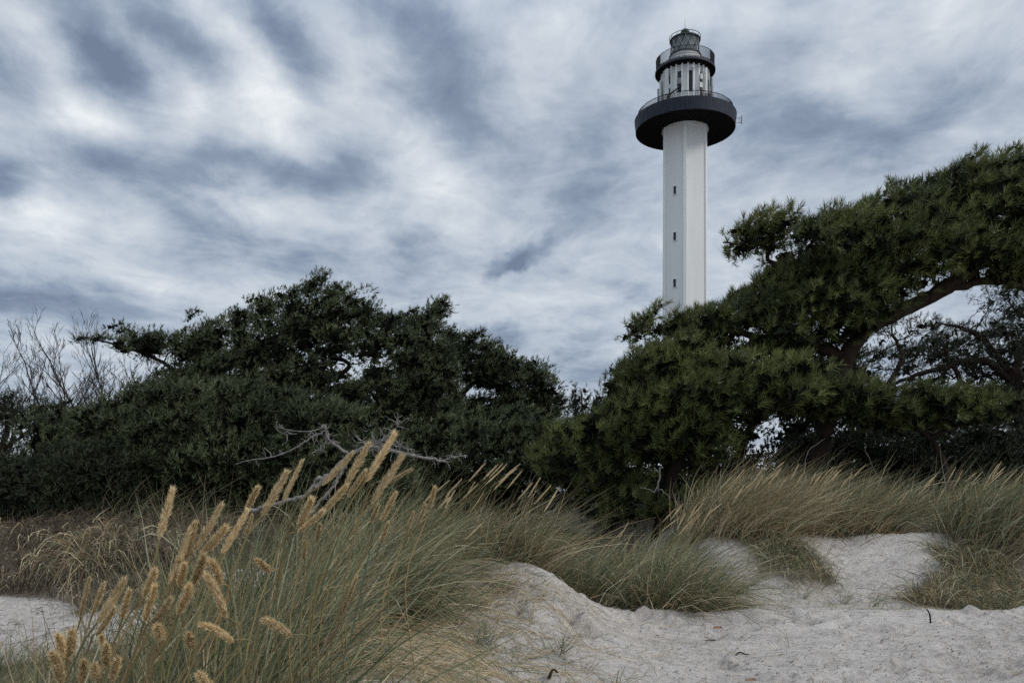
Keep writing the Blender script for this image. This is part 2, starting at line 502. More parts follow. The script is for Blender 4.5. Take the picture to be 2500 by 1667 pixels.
def build_ground():
    xs = axis(-2.6, 5.2, 0.026, -3000, 3000); ys = axis(3.9, 8.9, 0.024, -40, 5000)
    X, Y = np.meshgrid(xs, ys)
    Z = ground_h(X, Y, True)
    V = np.stack([X, Y, Z], -1).reshape(-1, 3)
    nx, ny = len(xs), len(ys)
    i = (np.arange(ny - 1)[:, None] * nx + np.arange(nx - 1)[None]).ravel()
    Fs = np.stack([i, i + 1, i + nx + 1, i + nx], 1)
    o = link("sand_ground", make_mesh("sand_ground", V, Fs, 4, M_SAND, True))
    tag(o, "pale grey dune sand trodden into lumps and hollows", None, None, "structure")


build_ground()
GH = lambda x, y: float(ground_h(x, y))

# ------------------------------------------------------------------ lighthouse
TX, TY = (1672.5 - 1250) / F * 85.0, 85.0
TOWER = empty("lighthouse", (TX, TY, 0), "tall white hexagonal lighthouse with two black galleries rising behind the pines", "lighthouse")
M_WHITE = plain("white painted concrete", (0.74, 0.75, 0.74), 0.7, var=0.05, scale=1.2, stretch=(1, 1, .12))
M_TRIM = plain("white trim", (0.78, 0.79, 0.78), 0.6, var=0.04)
M_BLACK = plain("black slate cladding", (0.020, 0.026, 0.042), 0.6, var=0.25, scale=2)
M_UNDER = plain("black soffit paint", (0.010, 0.010, 0.011), 0.8, var=0.2, spec=0.1)
M_RAIL = plain("black painted steel", (0.020, 0.022, 0.025), 0.5, var=0.1)
M_ZINC = plain("galvanised steel", (0.32, 0.34, 0.36), 0.45, metal=0.6)
M_GREEN = plain("dark green copper", (0.045, 0.070, 0.060), 0.5, var=0.2)
M_DARKGL = plain("dark window glass", (0.022, 0.028, 0.036), 0.25, var=0.1, spec=0.3)
M_LENS = plain("grey lamp curtain", (0.13, 0.135, 0.14), 0.7, var=0.35, scale=3, stretch=(6, 6, .4))
M_PANEL = plain("pale antenna plastic", (0.55, 0.57, 0.57), 0.5, var=0.05)
M_GREYBOX = plain("grey radio housing", (0.22, 0.235, 0.25), 0.5, var=0.1)


def glass_mat():
    m, nt, b = new_mat("clear lantern glass")
    b.inputs["Base Color"].default_value = (0.75, 0.8, 0.82, 1); b.inputs["Roughness"].default_value = 0.05
    tr = nt.nodes.new("ShaderNodeBsdfTransparent"); tr.inputs[0].default_value = (0.8, 0.83, 0.85, 1)
    mx = nt.nodes.new("ShaderNodeMixShader"); mx.inputs[0].default_value = 0.82
    nt.links.new(b.outputs[0], mx.inputs[1]); nt.links.new(tr.outputs[0], mx.inputs[2])
    nt.links.new(mx.outputs[0], nt.nodes["Material Output"].inputs[0])
    return m


M_GLASS = glass_mat()
A_CAM = math.atan2(-TY, -TX)          # direction from the tower to the camera
Z0 = CZ


def polar(r, deg, z):
    a = A_CAM + math.radians(deg)
    return (r * math.cos(a), r * math.sin(a), Z0 + z)


def hexring(r, z, cut=0.0):
    return [polar(r, 60 * k, z) for k in range(6)]


mb = MB()
zb, zt = -1.6 - Z0, 36.6
V = hexring(2.52, zb) + hexring(2.36, zt)
mb.add(V, [(i, (i + 1) % 6, 6 + (i + 1) % 6, 6 + i) for i in range(6)])
mb.build("shaft", M_WHITE, TOWER)
for k in range(6):                       # ribs on the corners
    mb = MB()
    for dr, wd in ((0.05, 0.30),):
        prof = []
        for z, r in ((zb, 2.52), (zt, 2.36)):
            for da, rr in ((-5.2, r - .09), (-3.6, r + .045), (3.6, r + .045), (5.2, r - .09)):
                prof.append(polar(rr, 60 * k + da, z))
        mb.add(prof, [(0, 1, 5, 4), (1, 2, 6, 5), (2, 3, 7, 6)])
    mb.build("corner_rib", M_TRIM, TOWER)


def on_face(side, s, z, out):
    """point on a shaft face: side -1 left, +1 right of the near corner; s 0..1 along the face"""
    r = 2.36 + (36.6 - z) / 38 * 0.16
    p = Vector(polar(r, 0, z)).lerp(Vector(polar(r, 60 * side, z)), s)
    n = Vector(polar(1, 30 * side, 0)) - Vector((0, 0, Z0)); n.z = 0
    return p + n.normalized() * out, math.atan2(n.y, n.x)


LEFT = 1 if polar(1, 30, 0)[0] < polar(1, -30, 0)[0] else -1
for zc_ in (30.0, 25.4, 20.75, 16.1, 11.4):
    p, a = on_face(LEFT, 0.47, zc_, 0.0)
    nv = Vector((math.cos(a), math.sin(a), 0)); tv = Vector((-math.sin(a), math.cos(a), 0))
    mb = MB()
    for s in (-1, 1):
        mb.box(p + nv * .03 + tv * s * .185, (.10, .05, .90), a)
        mb.box(p + nv * .03 + Vector((0, 0, s * .425)), (.10, .32, .05), a)
    w = mb.build("window", M_TRIM, TOWER)
    mb = MB(); mb.box(p + nv * .012, (.02, .318, .798), a); q = mb.build("pane", M_DARKGL, w); q.location = (0, 0, 0)

ZP = lambda r0: None
# main gallery
mb = MB(); mb.lathe([(2.2, 36.62), (4.91, 36.62)], 96, (0, 0, Z0)); mb.build("gallery_soffit", M_UNDER, TOWER)
mb = MB(); mb.lathe([(2.10, 36.50), (2.34, 36.50), (2.34, 36.61), (2.10, 36.61)], 72, (0, 0, Z0)); mb.build("shaft_collar", M_WHITE, TOWER, True)
mb = MB(); mb.lathe([(4.97, 36.56), (4.90, 36.56), (4.90, 36.66)], 96, (0, 0, Z0)); mb.build("gallery_drip_edge", M_RAIL, TOWER)
NP = 132
pan = MB()
for k in range(NP):
    a0 = 2 * math.pi * (k + .04) / NP; a1 = 2 * math.pi * (k + .96) / NP; am = (a0 + a1) / 2
    rb, rt = 4.90, 5.04
    o = 0.02 * ((k * 7) % 3) / 3
    V = []
    for r, z in ((rb, 36.6), (rt, 37.8)):
        for a, rr in ((a0, 0.0), (a0, .035 + o), (a1, .035 + o), (a1, 0.0)):
            V.append(((r + rr) * math.cos(a), (r + rr) * math.sin(a), Z0 + z))
    pan.add(V, [(0, 1, 5, 4), (1, 2, 6, 5), (2, 3, 7, 6), (0, 3, 2, 1), (4, 5, 6, 7)])
p = pan.build("cladding_boards", M_BLACK, TOWER); tag(p, kind="stuff")
mb = MB(); mb.lathe([(4.88, 36.58), (5.02, 37.79), (4.8, 37.82), (2.0, 37.82)], 96, (0, 0, Z0)); mb.build("gallery_rim", M_UNDER, TOWER)


def railing(name, r, z0, z1, n, gap_every, rail_t, bar_t, skip=None, mat=M_RAIL):
    sec = n // gap_every
    for s in range(sec):
        m_ = MB()
        aa = [2 * math.pi * (s + (j + .25) / gap_every * (gap_every / (gap_every + .0))) / sec for j in range(gap_every)]
        if skip and skip((aa[0] + aa[-1]) / 2): continue
        P = [(r * math.cos(a), r * math.sin(a)) for a in aa]
        for x, y in P:
            m_.box((x, y, Z0 + (z0 + z1) / 2), (bar_t, bar_t, z1 - z0), math.atan2(y, x))
        for z in (z0 + 0.05, z1):
            m_.tube([(x, y, Z0 + z) for x, y in P], rail_t, 4)
        m_.build(name, mat, TOWER)


railing("railing_section", 4.72, 37.82, 38.45, 192, 12, 0.04, 0.036)
# upper body
mb = MB()
mb.lathe([(2.16, 37.82), (2.16, 42.3)], 26, (0, 0, Z0), A_CAM + math.radians(180 / 26), A_CAM + math.radians(180 / 26) + 2 * math.pi)
mb.build("watch_room_wall", M_WHITE, TOWER)
mb = MB(); mb.lathe([(2.18, 37.82), (2.30, 37.82), (2.30, 38.9), (2.18, 38.9)], 52, (0, 0, Z0)); mb.build("watch_room_plinth", M_TRIM, TOWER, False)
for k in range(26):
    deg = k * 360 / 26 + 180 / 26
    mb = MB(); c = polar(2.30, deg, 40.6); mb.box(c, (.28, .13, 3.42), A_CAM + math.radians(deg)); mb.build("fin", M_TRIM, TOWER)
    if k % 2 == 0:
        dm = deg + 180 / 26
        c = polar(2.17, dm, 40.62)
        mb = MB(); mb.box(c, (.05, .36, 2.06), A_CAM + math.radians(dm)); w = mb.build("window", M_RAIL, TOWER)
        mb = MB()
        for zz, hh in ((40.08, .92), (41.13, .92)):
            mb.box(polar(2.20, dm, zz), (.02, .28, hh), A_CAM + math.radians(dm))
        q = mb.build("pane", M_DARKGL, w); q.location = (0, 0, 0)
# upper gallery
mb = MB(); mb.lathe([(2.0, 42.32), (2.93, 42.42), (2.98, 42.42), (2.98, 42.64), (2.9, 42.66), (1.3, 42.66)], 80, (0, 0, Z0)); mb.build("upper_gallery_deck", M_UNDER, TOWER)
mb = MB(); mb.lathe([(2.985, 42.40), (3.01, 42.40), (3.01, 42.60), (2.985, 42.60)], 80, (0, 0, Z0)); mb.build("upper_gallery_rim", M_BLACK, TOWER)
railing("parapet_section", 2.90, 42.70, 43.78, 150, 15, 0.035, 0.030)
for s in (-1, 1):
    mb = MB(); a = A_CAM + math.radians(82 * s); mb.lathe([(2.84, 42.7), (2.84, 43.76), (2.87, 43.76), (2.87, 42.7)], 14, (0, 0, Z0), a - .42, a + .42)
    mb.build("wind_screen", M_BLACK, TOWER)
# lantern
mb = MB(); mb.lathe([(1.50, 42.66), (1.50, 44.10), (1.2, 44.12)], 64, (0, 0, Z0)); mb.build("lantern_base", M_WHITE, TOWER, False)
mb = MB(); mb.lathe([(1.52, 44.04), (1.60, 44.04), (1.60, 44.14), (1.52, 44.14)], 64, (0, 0, Z0)); mb.build("lantern_sill", M_RAIL, TOWER)
mb = MB(); mb.tube([polar(1.9, d, 43.55) for d in range(0, 361, 6)], .02, 5); mb.build("guard_rail", M_RAIL, TOWER)
mb = MB(); mb.lathe([(1.40, 44.14), (1.40, 45.7)], 48, (0, 0, Z0)); mb.build("lantern_glazing", M_GLASS, TOWER)
mb = MB(); mb.lathe([(1.05, 44.2), (1.12, 45.68)], 40, (0, 0, Z0)); mb.build("lamp_curtain", M_LENS, TOWER)
for sgn in (-1, 1):
    for k in range(12):
        mb = MB()
        mb.tube([polar(1.43, k * 30 + sgn * t * 30, 44.14 + 1.56 * t) for t in np.linspace(0, 1, 6)], .034, 4)
        mb.build("glazing_bar", M_ZINC if sgn < 0 else M_RAIL, TOWER)
mb = MB(); mb.lathe([(1.36, 45.62), (1.55, 45.66), (1.55, 45.78), (1.42, 45.84), (.45, 46.15), (.0, 46.17)], 64, (0, 0, Z0)); mb.build("lantern_roof", M_GREEN, TOWER)
mb = MB()
mb.tube([polar(1.56, d, 46.02) for d in range(0, 361, 6)], .032, 5)
for d in range(0, 360, 30): mb.tube([polar(1.53, d, 45.72), polar(1.56, d, 46.02)], .018, 4)
mb.build("roof_rail", M_RAIL, TOWER)
mb = MB(); mb.lathe([(.38, 46.1), (.38, 46.45), (.47, 46.50), (.45, 46.62), (.34, 46.80), (.15, 46.93), (0, 46.97)], 32, (0, 0, Z0)); mb.build("roof_ventilator", M_GREEN, TOWER, True)
mb = MB(); mb.tube([(0, 0, Z0 + 46.9), (0, 0, Z0 + 48.0)], [.03, .012], 5); mb.build("lightning_rod", M_RAIL, TOWER)
# antennas on the gallery: angle (negative = left of centre), radius, z, width, height, kind
SG = -LEFT
for deg, r, z, wd, ht, dp, mt in ((-41, 2.72, 40.75, .44, 2.5, .16, M_PANEL), (-62, 2.74, 40.1, .24, 2.4, .14, M_PANEL), (-78, 2.72, 39.6, .22, 2.4, .16, M_GREYBOX),
                                  (48, 2.72, 40.6, .30, 2.5, .16, M_PANEL), (72, 2.72, 40.1, .30, 2.5, .16, M_GREYBOX), (98, 2.7, 40.0, .3, 2.3, .16, M_GREYBOX),
                                  (150, 2.7, 40.2, .3, 2.3, .16, M_PANEL), (-140, 2.7, 40.2, .3, 2.3, .16, M_PANEL)):
    mb = MB(); a = A_CAM + math.radians(deg * SG); mb.box(polar(r, deg * SG, z), (dp, wd, ht), a); o = mb.build("antenna_panel", mt, TOWER)
    mb = MB(); mb.tube([polar(r - .16, deg * SG, 37.9), polar(r - .16, deg * SG, z + ht * .45)], .035, 6)
    for zz in (-.35, .35): mb.tube([polar(r - .16, deg * SG, z + ht * zz), polar(r - .05, deg * SG, z + ht * zz)], .03, 5)
    mb.build("antenna_mast", M_RAIL, TOWER)
for deg, z, wd, ht, mt in ((-12, 40.45, .34, .55, M_GREYBOX), (36, 40.9, .22, .5, M_PANEL), (35, 40.05, .32, .5, M_PANEL), (-69, 40.2, .22, .6, M_PANEL), (-75, 38.9, .3, .6, M_PANEL), (61, 39.9, .28, .7, M_GREYBOX), (16, 41.75, .16, .2, M_PANEL), (-36, 40.2, .18, .4, M_PANEL)):
    mb = MB(); a = A_CAM + math.radians(deg * SG); mb.box(polar(2.66, deg * SG, z), (.2, wd, ht), a)
    mb.build("radio_box", mt, TOWER)
for dseq in ([(-44, 38.2), (-42, 39.3), (-38, 39.2), (-30, 39.55), (-12, 39.9), (-10, 40.2)], [(36, 38.0), (37, 38.6), (35, 39.1), (36, 39.7), (35, 40.6), (38, 41.3)], [(-40, 38.1), (-37, 38.9), (-41, 39.3)],
             [(48, 38.0), (45, 38.6), (49, 39.2)], [(62, 38.2), (63, 39.2), (60, 40.9)], [(-13, 40.7), (-12, 41.1)], [(-70, 38.2), (-66, 39.0), (-69, 41.0)], [(40, 38.0), (38, 38.7), (42, 39.0), (36, 39.3)]):
    mb = MB(); mb.tube(smooth_path([polar(2.6, d * SG, z) for d, z in dseq], 3), .07, 5); mb.build("cable_run", M_RAIL, TOWER)
# bracket aerial at the right edge of the main gallery
mb = MB(); ar = polar(5.15, 88 * SG, 0); br = Vector((1, 0, 0))
for z in (36.9, 37.35): mb.tube([(ar[0] - .1, ar[1], Z0 + z), (ar[0] + .42, ar[1], Z0 + z)], .03, 5)
mb.tube([(ar[0] + .42, ar[1], Z0 + 36.75), (ar[0] + .42, ar[1], Z0 + 37.6)], .065, 6)
mb.tube([(ar[0] + .2, ar[1], Z0 + 36.85), (ar[0] + .2, ar[1], Z0 + 37.45)], .02, 5)
mb.build("bracket_aerial", M_ZINC, TOWER)

# ------------------------------------------------------------------ pines
def make_shoot(seed, n, nlen, nwid, sl):
    """one bottle-brush shoot along +Z made of needle triangles"""
    r = np.random.default_rng(seed)
    t = r.uniform(0, 1, n) ** .8; an = r.uniform(0, 2 * np.pi, n)
    op = (1.15 - .75 * t) * r.uniform(.75, 1.1, n)
    b = np.stack([np.zeros(n), np.zeros(n), t * sl], 1)
    nd = np.stack([np.cos(an) * np.sin(op), np.sin(an) * np.sin(op), np.cos(op)], 1)
    ln = nlen * r.uniform(.75, 1.15, n)
    side = nrm(np.cross(nd, r.normal(0, 1, (n, 3)))) * nwid * .5
    return np.stack([b - side, b + side, b + nd * ln[:, None]], 1).reshape(-1, 3)


class Kind:
    def __init__(s, seed, n, nlen, nwid, sl, dens, size):
        s.protos = [make_shoot(seed + i, n, nlen, nwid, sl) for i in range(10)]; s.dens = dens; s.size = size


NEAR = Kind(100, 24, .108, .0090, .11, 36, (.36, .33, .17))
MID = Kind(200, 9, .074, .0140, .10, 62, (.40, .36, .19))
FAR = Kind(300, 6, .085, .028, .10, 40, (.55, .5, .28))
LACE = Kind(400, 12, .060, .0085, .10, 52, (.34, .32, .14))


def place(protos, P, D, sc, r):
    A = nrm(np.cross(D, r.normal(0, 1, D.shape))); B = np.cross(D, A); M = np.stack([A, B, D], -1)
    which = r.integers(0, len(protos), len(P)); out = []
    for k, nv in enumerate(protos):
        ix = np.nonzero(which == k)[0]
        if len(ix): out.append((np.einsum("nij,vj->nvi", M[ix], nv) * sc[ix, None, None] + P[ix, None]).reshape(-1, 3))
    return np.concatenate(out)


def foliage_pads(C, Sz, tilt, wind, kind, r, scale=1.0, full=None, shards=26):
    """C (n,3) centres, Sz (n,) size factors. returns needle tris, twig tris, dark filler tris standing in for inner shade, shoot origins"""
    PP, DD, TV, SH = [], [], [], []
    wn = nrm(np.array(wind, float))
    for i in range(len(C)):
        rx, ry, rz = np.array(kind.size) * Sz[i] * r.uniform(.8, 1.2, 3) * scale
        ang = tilt + r.normal(0, .22); yaw = r.normal(0, .5)
        a = np.array([math.cos(ang) * math.cos(yaw), math.cos(ang) * math.sin(yaw), math.sin(ang)]); b = nrm(np.cross([0, 0, 1.0], a)); n = np.cross(a, b)
        p_ = 1.6; area = 4 * math.pi * (((rx * ry) ** p_ + (rx * rz) ** p_ + (ry * rz) ** p_) / 3) ** (1 / p_)
        m = max(5, int(area * .68 * kind.dens / scale ** 2 * (full[i] if full is not None else 1)))
        q = nrm(r.normal(0, 1, (m * 3, 3))); q = q[q[:, 2] > -.30 - .5 * r.random(len(q)) ** 2][:m]
        lump = .82 + .34 * r.random(len(q)) * (1 + .5 * np.sin(q[:, 0] * 7 + i) * np.sin(q[:, 1] * 6 + i * 2))
        F_ = np.stack([a, b, n])                   # rows
        P = C[i] + (q * np.array([rx, ry, rz]) * lump[:, None]) @ F_
        N_ = nrm((q / np.array([rx, ry, rz])) @ F_)
        D = nrm(N_ * .62 + np.array([0, 0, .30]) + wn * .42 + r.normal(0, .26, P.shape))
        PP.append(P - D * .05); DD.append(D)
        k = r.choice(len(P), min(6, len(P)), replace=False); root_ = C[i] - n * rz * .7 - a * rx * .5
        for e in P[k]:
            v = nrm(np.cross(e - root_, r.normal(0, 1, 3))) * .007
            mid = (e + root_) / 2 + r.normal(0, .03, 3); TV += [root_ - v, root_ + v, mid, mid - v * .7, mid + v * .7, e]
        if shards:  # filler triangles added to close sky gaps and darken the pad inside
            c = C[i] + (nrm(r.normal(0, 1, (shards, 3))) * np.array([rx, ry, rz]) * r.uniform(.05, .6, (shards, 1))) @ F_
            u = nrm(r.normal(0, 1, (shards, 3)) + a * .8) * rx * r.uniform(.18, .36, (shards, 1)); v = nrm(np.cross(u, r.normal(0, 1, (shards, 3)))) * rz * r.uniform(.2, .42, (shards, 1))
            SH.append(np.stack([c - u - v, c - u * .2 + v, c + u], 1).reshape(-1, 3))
    P = np.concatenate(PP); D = np.concatenate(DD)
    return place(kind.protos, P, D, scale ** .5 * r.uniform(.75, 1.2, len(P)), r), np.array(TV), (np.concatenate(SH) if SH else None)


def in_poly(P, poly):
    x, y = P[:, 0], P[:, 1]; ins = np.zeros(len(P), bool); n = len(poly)
    for i in range(n):
        x1, y1 = poly[i]; x2, y2 = poly[(i + 1) % n]
        c = ((y1 > y) != (y2 > y)) & (x < (x2 - x1) * (y - y1) / (y2 - y1 + 1e-9) + x1); ins ^= c
    return ins


def edge_dist(P, poly):
    d = np.full(len(P), 1e9); n = len(poly)
    for i in range(n):
        a = np.array(poly[i], float); b = np.array(poly[(i + 1) % n], float); ab = b - a
        t = np.clip(((P - a) @ ab) / (ab @ ab + 1e-9), 0, 1); d = np.minimum(d, np.linalg.norm(P - (a + t[:, None] * ab), axis=1))
    return d


TREES = []


def pine(label, Yc, polys, skeleton, count, kind, mat, thick=1.1, holes=(), wind=(0.75, 0.0, 0.5), nlimb=60, scale=1.0, seed=1,
         name="pine_tree", group="wind-bent pines behind the dunes", base=None, plume=1.0, plume_len=1.0, tilt=.30, spacing=.62, shards=26):
    r = np.random.default_rng(seed)
    if base is None:
        bp = skeleton[0][0][0]; base = W(bp[0], bp[1], Yc)
    zg = GH(base[0], Yc)
    root = empty(name, (base[0], Yc, zg), label, "pine tree", group)
    areas = []
    for poly in polys:
        q = np.array(poly, float); areas.append(abs(np.sum(q[:, 0] * np.roll(q[:, 1], -1) - np.roll(q[:, 0], -1) * q[:, 1])) / 2)
    tot = sum(areas); PC, SZ = [], []
    s_ = Yc / F; prx = kind.size[0] * scale; prz = kind.size[2] * scale
    for poly, ar in zip(polys, areas):
        want = int(count * ar / tot); q = np.array(poly, float); lo, hi = q.min(0), q.max(0)
        P = r.uniform(lo, hi, (want * 60, 2)); P = P[in_poly(P, poly)]
        ed = edge_dist(P, poly) * s_
        tk = np.minimum(thick, 1.0 * np.sqrt(ed * 1.1) + .05)
        y = r.uniform(-1, 1, len(P)); y = np.sign(y) * np.abs(y) ** .6 * tk
        keep = np.ones(len(P), bool)
        for hx, hy, rx, ry, pr in holes:
            keep &= ~((((P[:, 0] - hx) / (rx + prx * .45 / s_)) ** 2 + ((P[:, 1] - hy) / (ry + prz * .55 / s_)) ** 2 < 1) & (r.random(len(P)) < pr))
        X = (P[:, 0] - 1250) * s_; Z = CZ + (HY - P[:, 1]) * s_
        sz = np.clip((ed + .04) / (prz * 1.25), .38, 1.0) * r.uniform(.62, 1.25, len(P))
        keep &= ed > sz * prz * .40
        X, y, Z, sz = X[keep], y[keep], Z[keep], sz[keep]
        C = np.stack([X, Yc + y, Z], 1); got = []
        # keep pads apart so that each reads on its own
        acc = np.zeros((0, 3)); asz = np.zeros(0); w_ = np.array([1 / prx, 1 / prx, 1 / (prz * 1.85)]) / spacing
        for c_, z_ in zip(C, sz):
            if len(got) >= want: break
            if len(acc) and (np.linalg.norm((acc - c_) * w_, axis=1) < .5 * (asz + z_)).any(): continue
            got.append(c_); acc = np.vstack([acc, c_]); asz = np.append(asz, z_)
        PC.append(acc); SZ.append(asz)
    # plumes: wind-blown sprays standing out of the upper outline
    wn = nrm(np.array(wind, float))
    for poly in polys:
        m_ = len(poly)
        for i in range(m_):
            a = np.array(poly[i], float); b = np.array(poly[(i + 1) % m_], float); e = b - a; le = np.linalg.norm(e)
            if e[0] <= 0 and abs(e[0]) > abs(e[1]) * .3: continue       # upper edges run left to right
            for q in range(r.poisson(plume * le * s_ / .42)):
                p = a + e * r.random(); L0 = r.uniform(.16, .5) * plume_len
                pd = nrm(wn + r.normal(0, .22, 3)); y0 = r.normal(0, .3)
                b0 = np.array([(p[0] - 1250) * s_, Yc + y0, CZ + (HY - p[1]) * s_]) - pd * .24
                for t in np.linspace(0, 1, int(2 + L0 * 7)):
                    PC.append((b0 + pd * L0 * t)[None]); SZ.append(np.array([.42 - .20 * t]) * (1 if kind.size[0] < .5 else .7))
    PC = np.concatenate(PC); SZ = np.concatenate(SZ); n = len(PC)
    full = np.where(PC[:, 1] > Yc + .4 * thick, .32, 1.0)
    NV, TV, SH = foliage_pads(PC, SZ, tilt, wind, kind, r, scale, full, shards)
    o = link("crown", make_mesh("crown", NV, np.arange(len(NV)).reshape(-1, 3), 3, mat), root); tag(o, kind="stuff")
    o = link("twigs", make_mesh("twigs", TV, np.arange(len(TV)).reshape(-1, 3), 3, M_TWIG), root); tag(o, kind="stuff")
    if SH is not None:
        o = link("shade_filler", make_mesh("shade_filler", SH, np.arange(len(SH)).reshape(-1, 3), 3, M_SHADE_FILL), root); tag(o, kind="stuff")
    org = PC; DD = np.tile(nrm(np.array([.5, 0, .5])), (n, 1))
    # trunk, main limbs, thinner limbs reaching into the crown
    nodes = []
    for si, (pts, r0, r1) in enumerate(skeleton):
        Q = np.array([W(p[0], p[1], Yc) + np.array([0, p[2] if len(p) > 2 else 0, 0]) for p in pts])
        if si == 0:
            Q = np.vstack([[Q[0][0], Q[0][1], min(zg - .15, Q[0][2] - .05)], Q])
        Q = smooth_path(Q, 5, r0 * .12, r)
        t = TB(); t.tube(Q, [r0, r1], 9); t.build("trunk" if si == 0 else "limb", M_BARK, root)
        nodes.append(np.concatenate([Q, np.linspace(r0, r1, len(Q))[:, None]], 1)[len(Q) // 3:])
    nodes = np.concatenate(nodes)
    t = TB()
    for j in r.choice(n, min(nlimb, n), replace=False):
        e = org[j]; d2 = np.linalg.norm((nodes[:, :3] - e) * np.array([1, 1, 1.4]), axis=1); k = d2.argmin(); s0 = nodes[k, :3]; L_ = np.linalg.norm(e - s0)
        if L_ < .2: continue
        m1 = s0 + (e - s0) * .5 + np.array([0, 0, -.10 * L_]) + r.normal(0, .06 * L_, 3)
        rr = min(nodes[k, 3] * .5, .008 + .013 * L_)
        t.tube(smooth_path([s0, m1, e], 3, .02 * L_, r), [rr, .005], 4)
    tag(t.build("branches", M_TWIG, root), kind="stuff")
    TREES.append(root)
    return root


# right: large leaning pine
pine("large olive green pine leaning right over the dune, its limbs arching to the picture edge", 12.5,
     [[(1775, 600), (1795, 560), (1815, 550), (1860, 565), (1935, 522), (1970, 538), (2050, 508), (2075, 542), (2110, 512), (2140, 475), (2165, 480), (2225, 465), (2250, 492), (2295, 435), (2355, 415), (2405, 402), (2460, 386), (2500, 405), (2560, 375), (2700, 350), (2820, 560), (2640, 705), (2480, 690), (2380, 712), (2260, 760), (2150, 760), (2000, 720), (1930, 680), (1890, 640), (1830, 615)],
      [(1575, 825), (1566, 782), (1590, 790), (1612, 805), (1655, 778), (1690, 775), (1730, 760), (1770, 735), (1800, 740), (1840, 695), (1900, 650), (1980, 650), (2130, 700), (2170, 780), (2100, 840), (1990, 860), (1900, 880), (1760, 850), (1640, 840)]],
     [([(1990, 1235), (2005, 1100), (2030, 1000), (2062, 880), (2105, 815), (2150, 772)], .16, .11),
      ([(2140, 778), (2222, 747), (2317, 708), (2413, 685), (2500, 700), (2620, 740, .3)], .085, .04),
      ([(2130, 790), (2250, 735), (2365, 661), (2437, 600), (2520, 560), (2640, 500)], .12, .05),
      ([(2110, 810), (2085, 740), (2140, 700), (2183, 660), (2200, 600), (2260, 520)], .10, .035),
      ([(2085, 740), (2078, 660, .2), (2060, 580, .2), (2100, 510, .3)], .07, .03),
      ([(2075, 700), (2000, 650), (1930, 640), (1882, 656, -.1)], .05, .03),
      ([(1950, 640), (1882, 640), (1868, 605), (1825, 598), (1765, 592)], .04, .012),
      ([(2060, 870), (1980, 840, .1), (1880, 830), (1750, 800), (1650, 780)], .08, .03)],
     540, NEAR, M_NEEDLE_R, thick=1.4,
     holes=[(2300, 745, 110, 40, 1), (2350, 720, 90, 25, 1), (1990, 600, 40, 12, .7), (1955, 585, 25, 30, .5), (1880, 620, 30, 20, .6), (1800, 830, 60, 20, .6)],
     nlimb=150, seed=3, tilt=0.42, wind=(.75, 0, .55), plume=1.7, plume_len=1.15, spacing=.66)
# front low boughs
pine("bushy bright green pine with drooping boughs directly behind the grass hollow", 11.3,
     [[(1530, 900), (1560, 845), (1610, 872), (1660, 828), (1725, 885), (1790, 850), (1850, 900), (1930, 862), (1985, 930), (1930, 1020), (1890, 1050), (1800, 1080), (1760, 1150), (1690, 1130), (1560, 1120), (1500, 1190), (1420, 1190), (1340, 1165), (1325, 1090), (1360, 1045), (1480, 1010), (1520, 960)],
      [(1470, 1190), (1700, 1140), (1760, 1180), (1740, 1260), (1480, 1270)]],
     [([(1610, 1290), (1630, 1200), (1660, 1110), (1690, 1030), (1720, 960)], .12, .05),
      ([(1655, 1120), (1560, 1080, -.2), (1450, 1090, -.4), (1370, 1100, -.5)], .05, .015),
      ([(1690, 1030), (1800, 980, -.2), (1900, 930, -.3)], .05, .02),
      ([(1665, 1100), (1610, 1020, -.3), (1560, 940, -.3)], .05, .02)],
     260, NEAR, M_NEEDLE_R, thick=1.25, holes=[(1660, 1190, 85, 45, .93), (1870, 1100, 30, 50, 1), (1800, 1050, 70, 22, .75), (1900, 1020, 40, 30, .6)], wind=(.6, -.25, .35), nlimb=90, seed=5)
# lit band of boughs at right
pine("low pine boughs forming a pale green band in front of the far right trunks", 12.2,
     [[(1935, 1010), (1960, 930), (2060, 935), (2160, 945), (2290, 955), (2400, 965), (2470, 985), (2440, 1035), (2330, 1050), (2200, 1050), (2100, 1040)]],
     [([(2330, 1240), (2310, 1150), (2270, 1070), (2200, 1020)], .06, .03), ([(2270, 1070), (2360, 1030), (2440, 1000)], .035, .012), ([(2240, 1050), (2150, 1010), (2070, 990)], .03, .01)],
     110, NEAR, M_NEEDLE_R, thick=.7, nlimb=40, seed=7)
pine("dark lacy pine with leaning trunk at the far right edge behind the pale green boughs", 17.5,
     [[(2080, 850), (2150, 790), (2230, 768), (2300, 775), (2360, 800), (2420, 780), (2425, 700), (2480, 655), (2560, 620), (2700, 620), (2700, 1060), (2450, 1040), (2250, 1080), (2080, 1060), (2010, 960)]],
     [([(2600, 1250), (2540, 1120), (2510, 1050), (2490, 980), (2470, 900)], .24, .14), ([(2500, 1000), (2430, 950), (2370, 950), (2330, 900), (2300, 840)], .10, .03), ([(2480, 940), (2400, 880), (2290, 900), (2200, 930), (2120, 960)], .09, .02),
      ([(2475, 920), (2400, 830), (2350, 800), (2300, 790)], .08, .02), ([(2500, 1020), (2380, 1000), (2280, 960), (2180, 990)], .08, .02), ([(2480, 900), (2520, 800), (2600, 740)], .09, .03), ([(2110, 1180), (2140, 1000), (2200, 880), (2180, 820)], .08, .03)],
     270, LACE, M_NEEDLE_D, thick=1.6, holes=[(2330, 745, 60, 35, 1), (2150, 930, 60, 35, .85), (2330, 930, 110, 35, .75), (2220, 1010, 70, 25, .8), (2360, 1000, 90, 25, .8), (2080, 930, 60, 60, .7)], nlimb=170, seed=9, shards=5, plume=0.4)
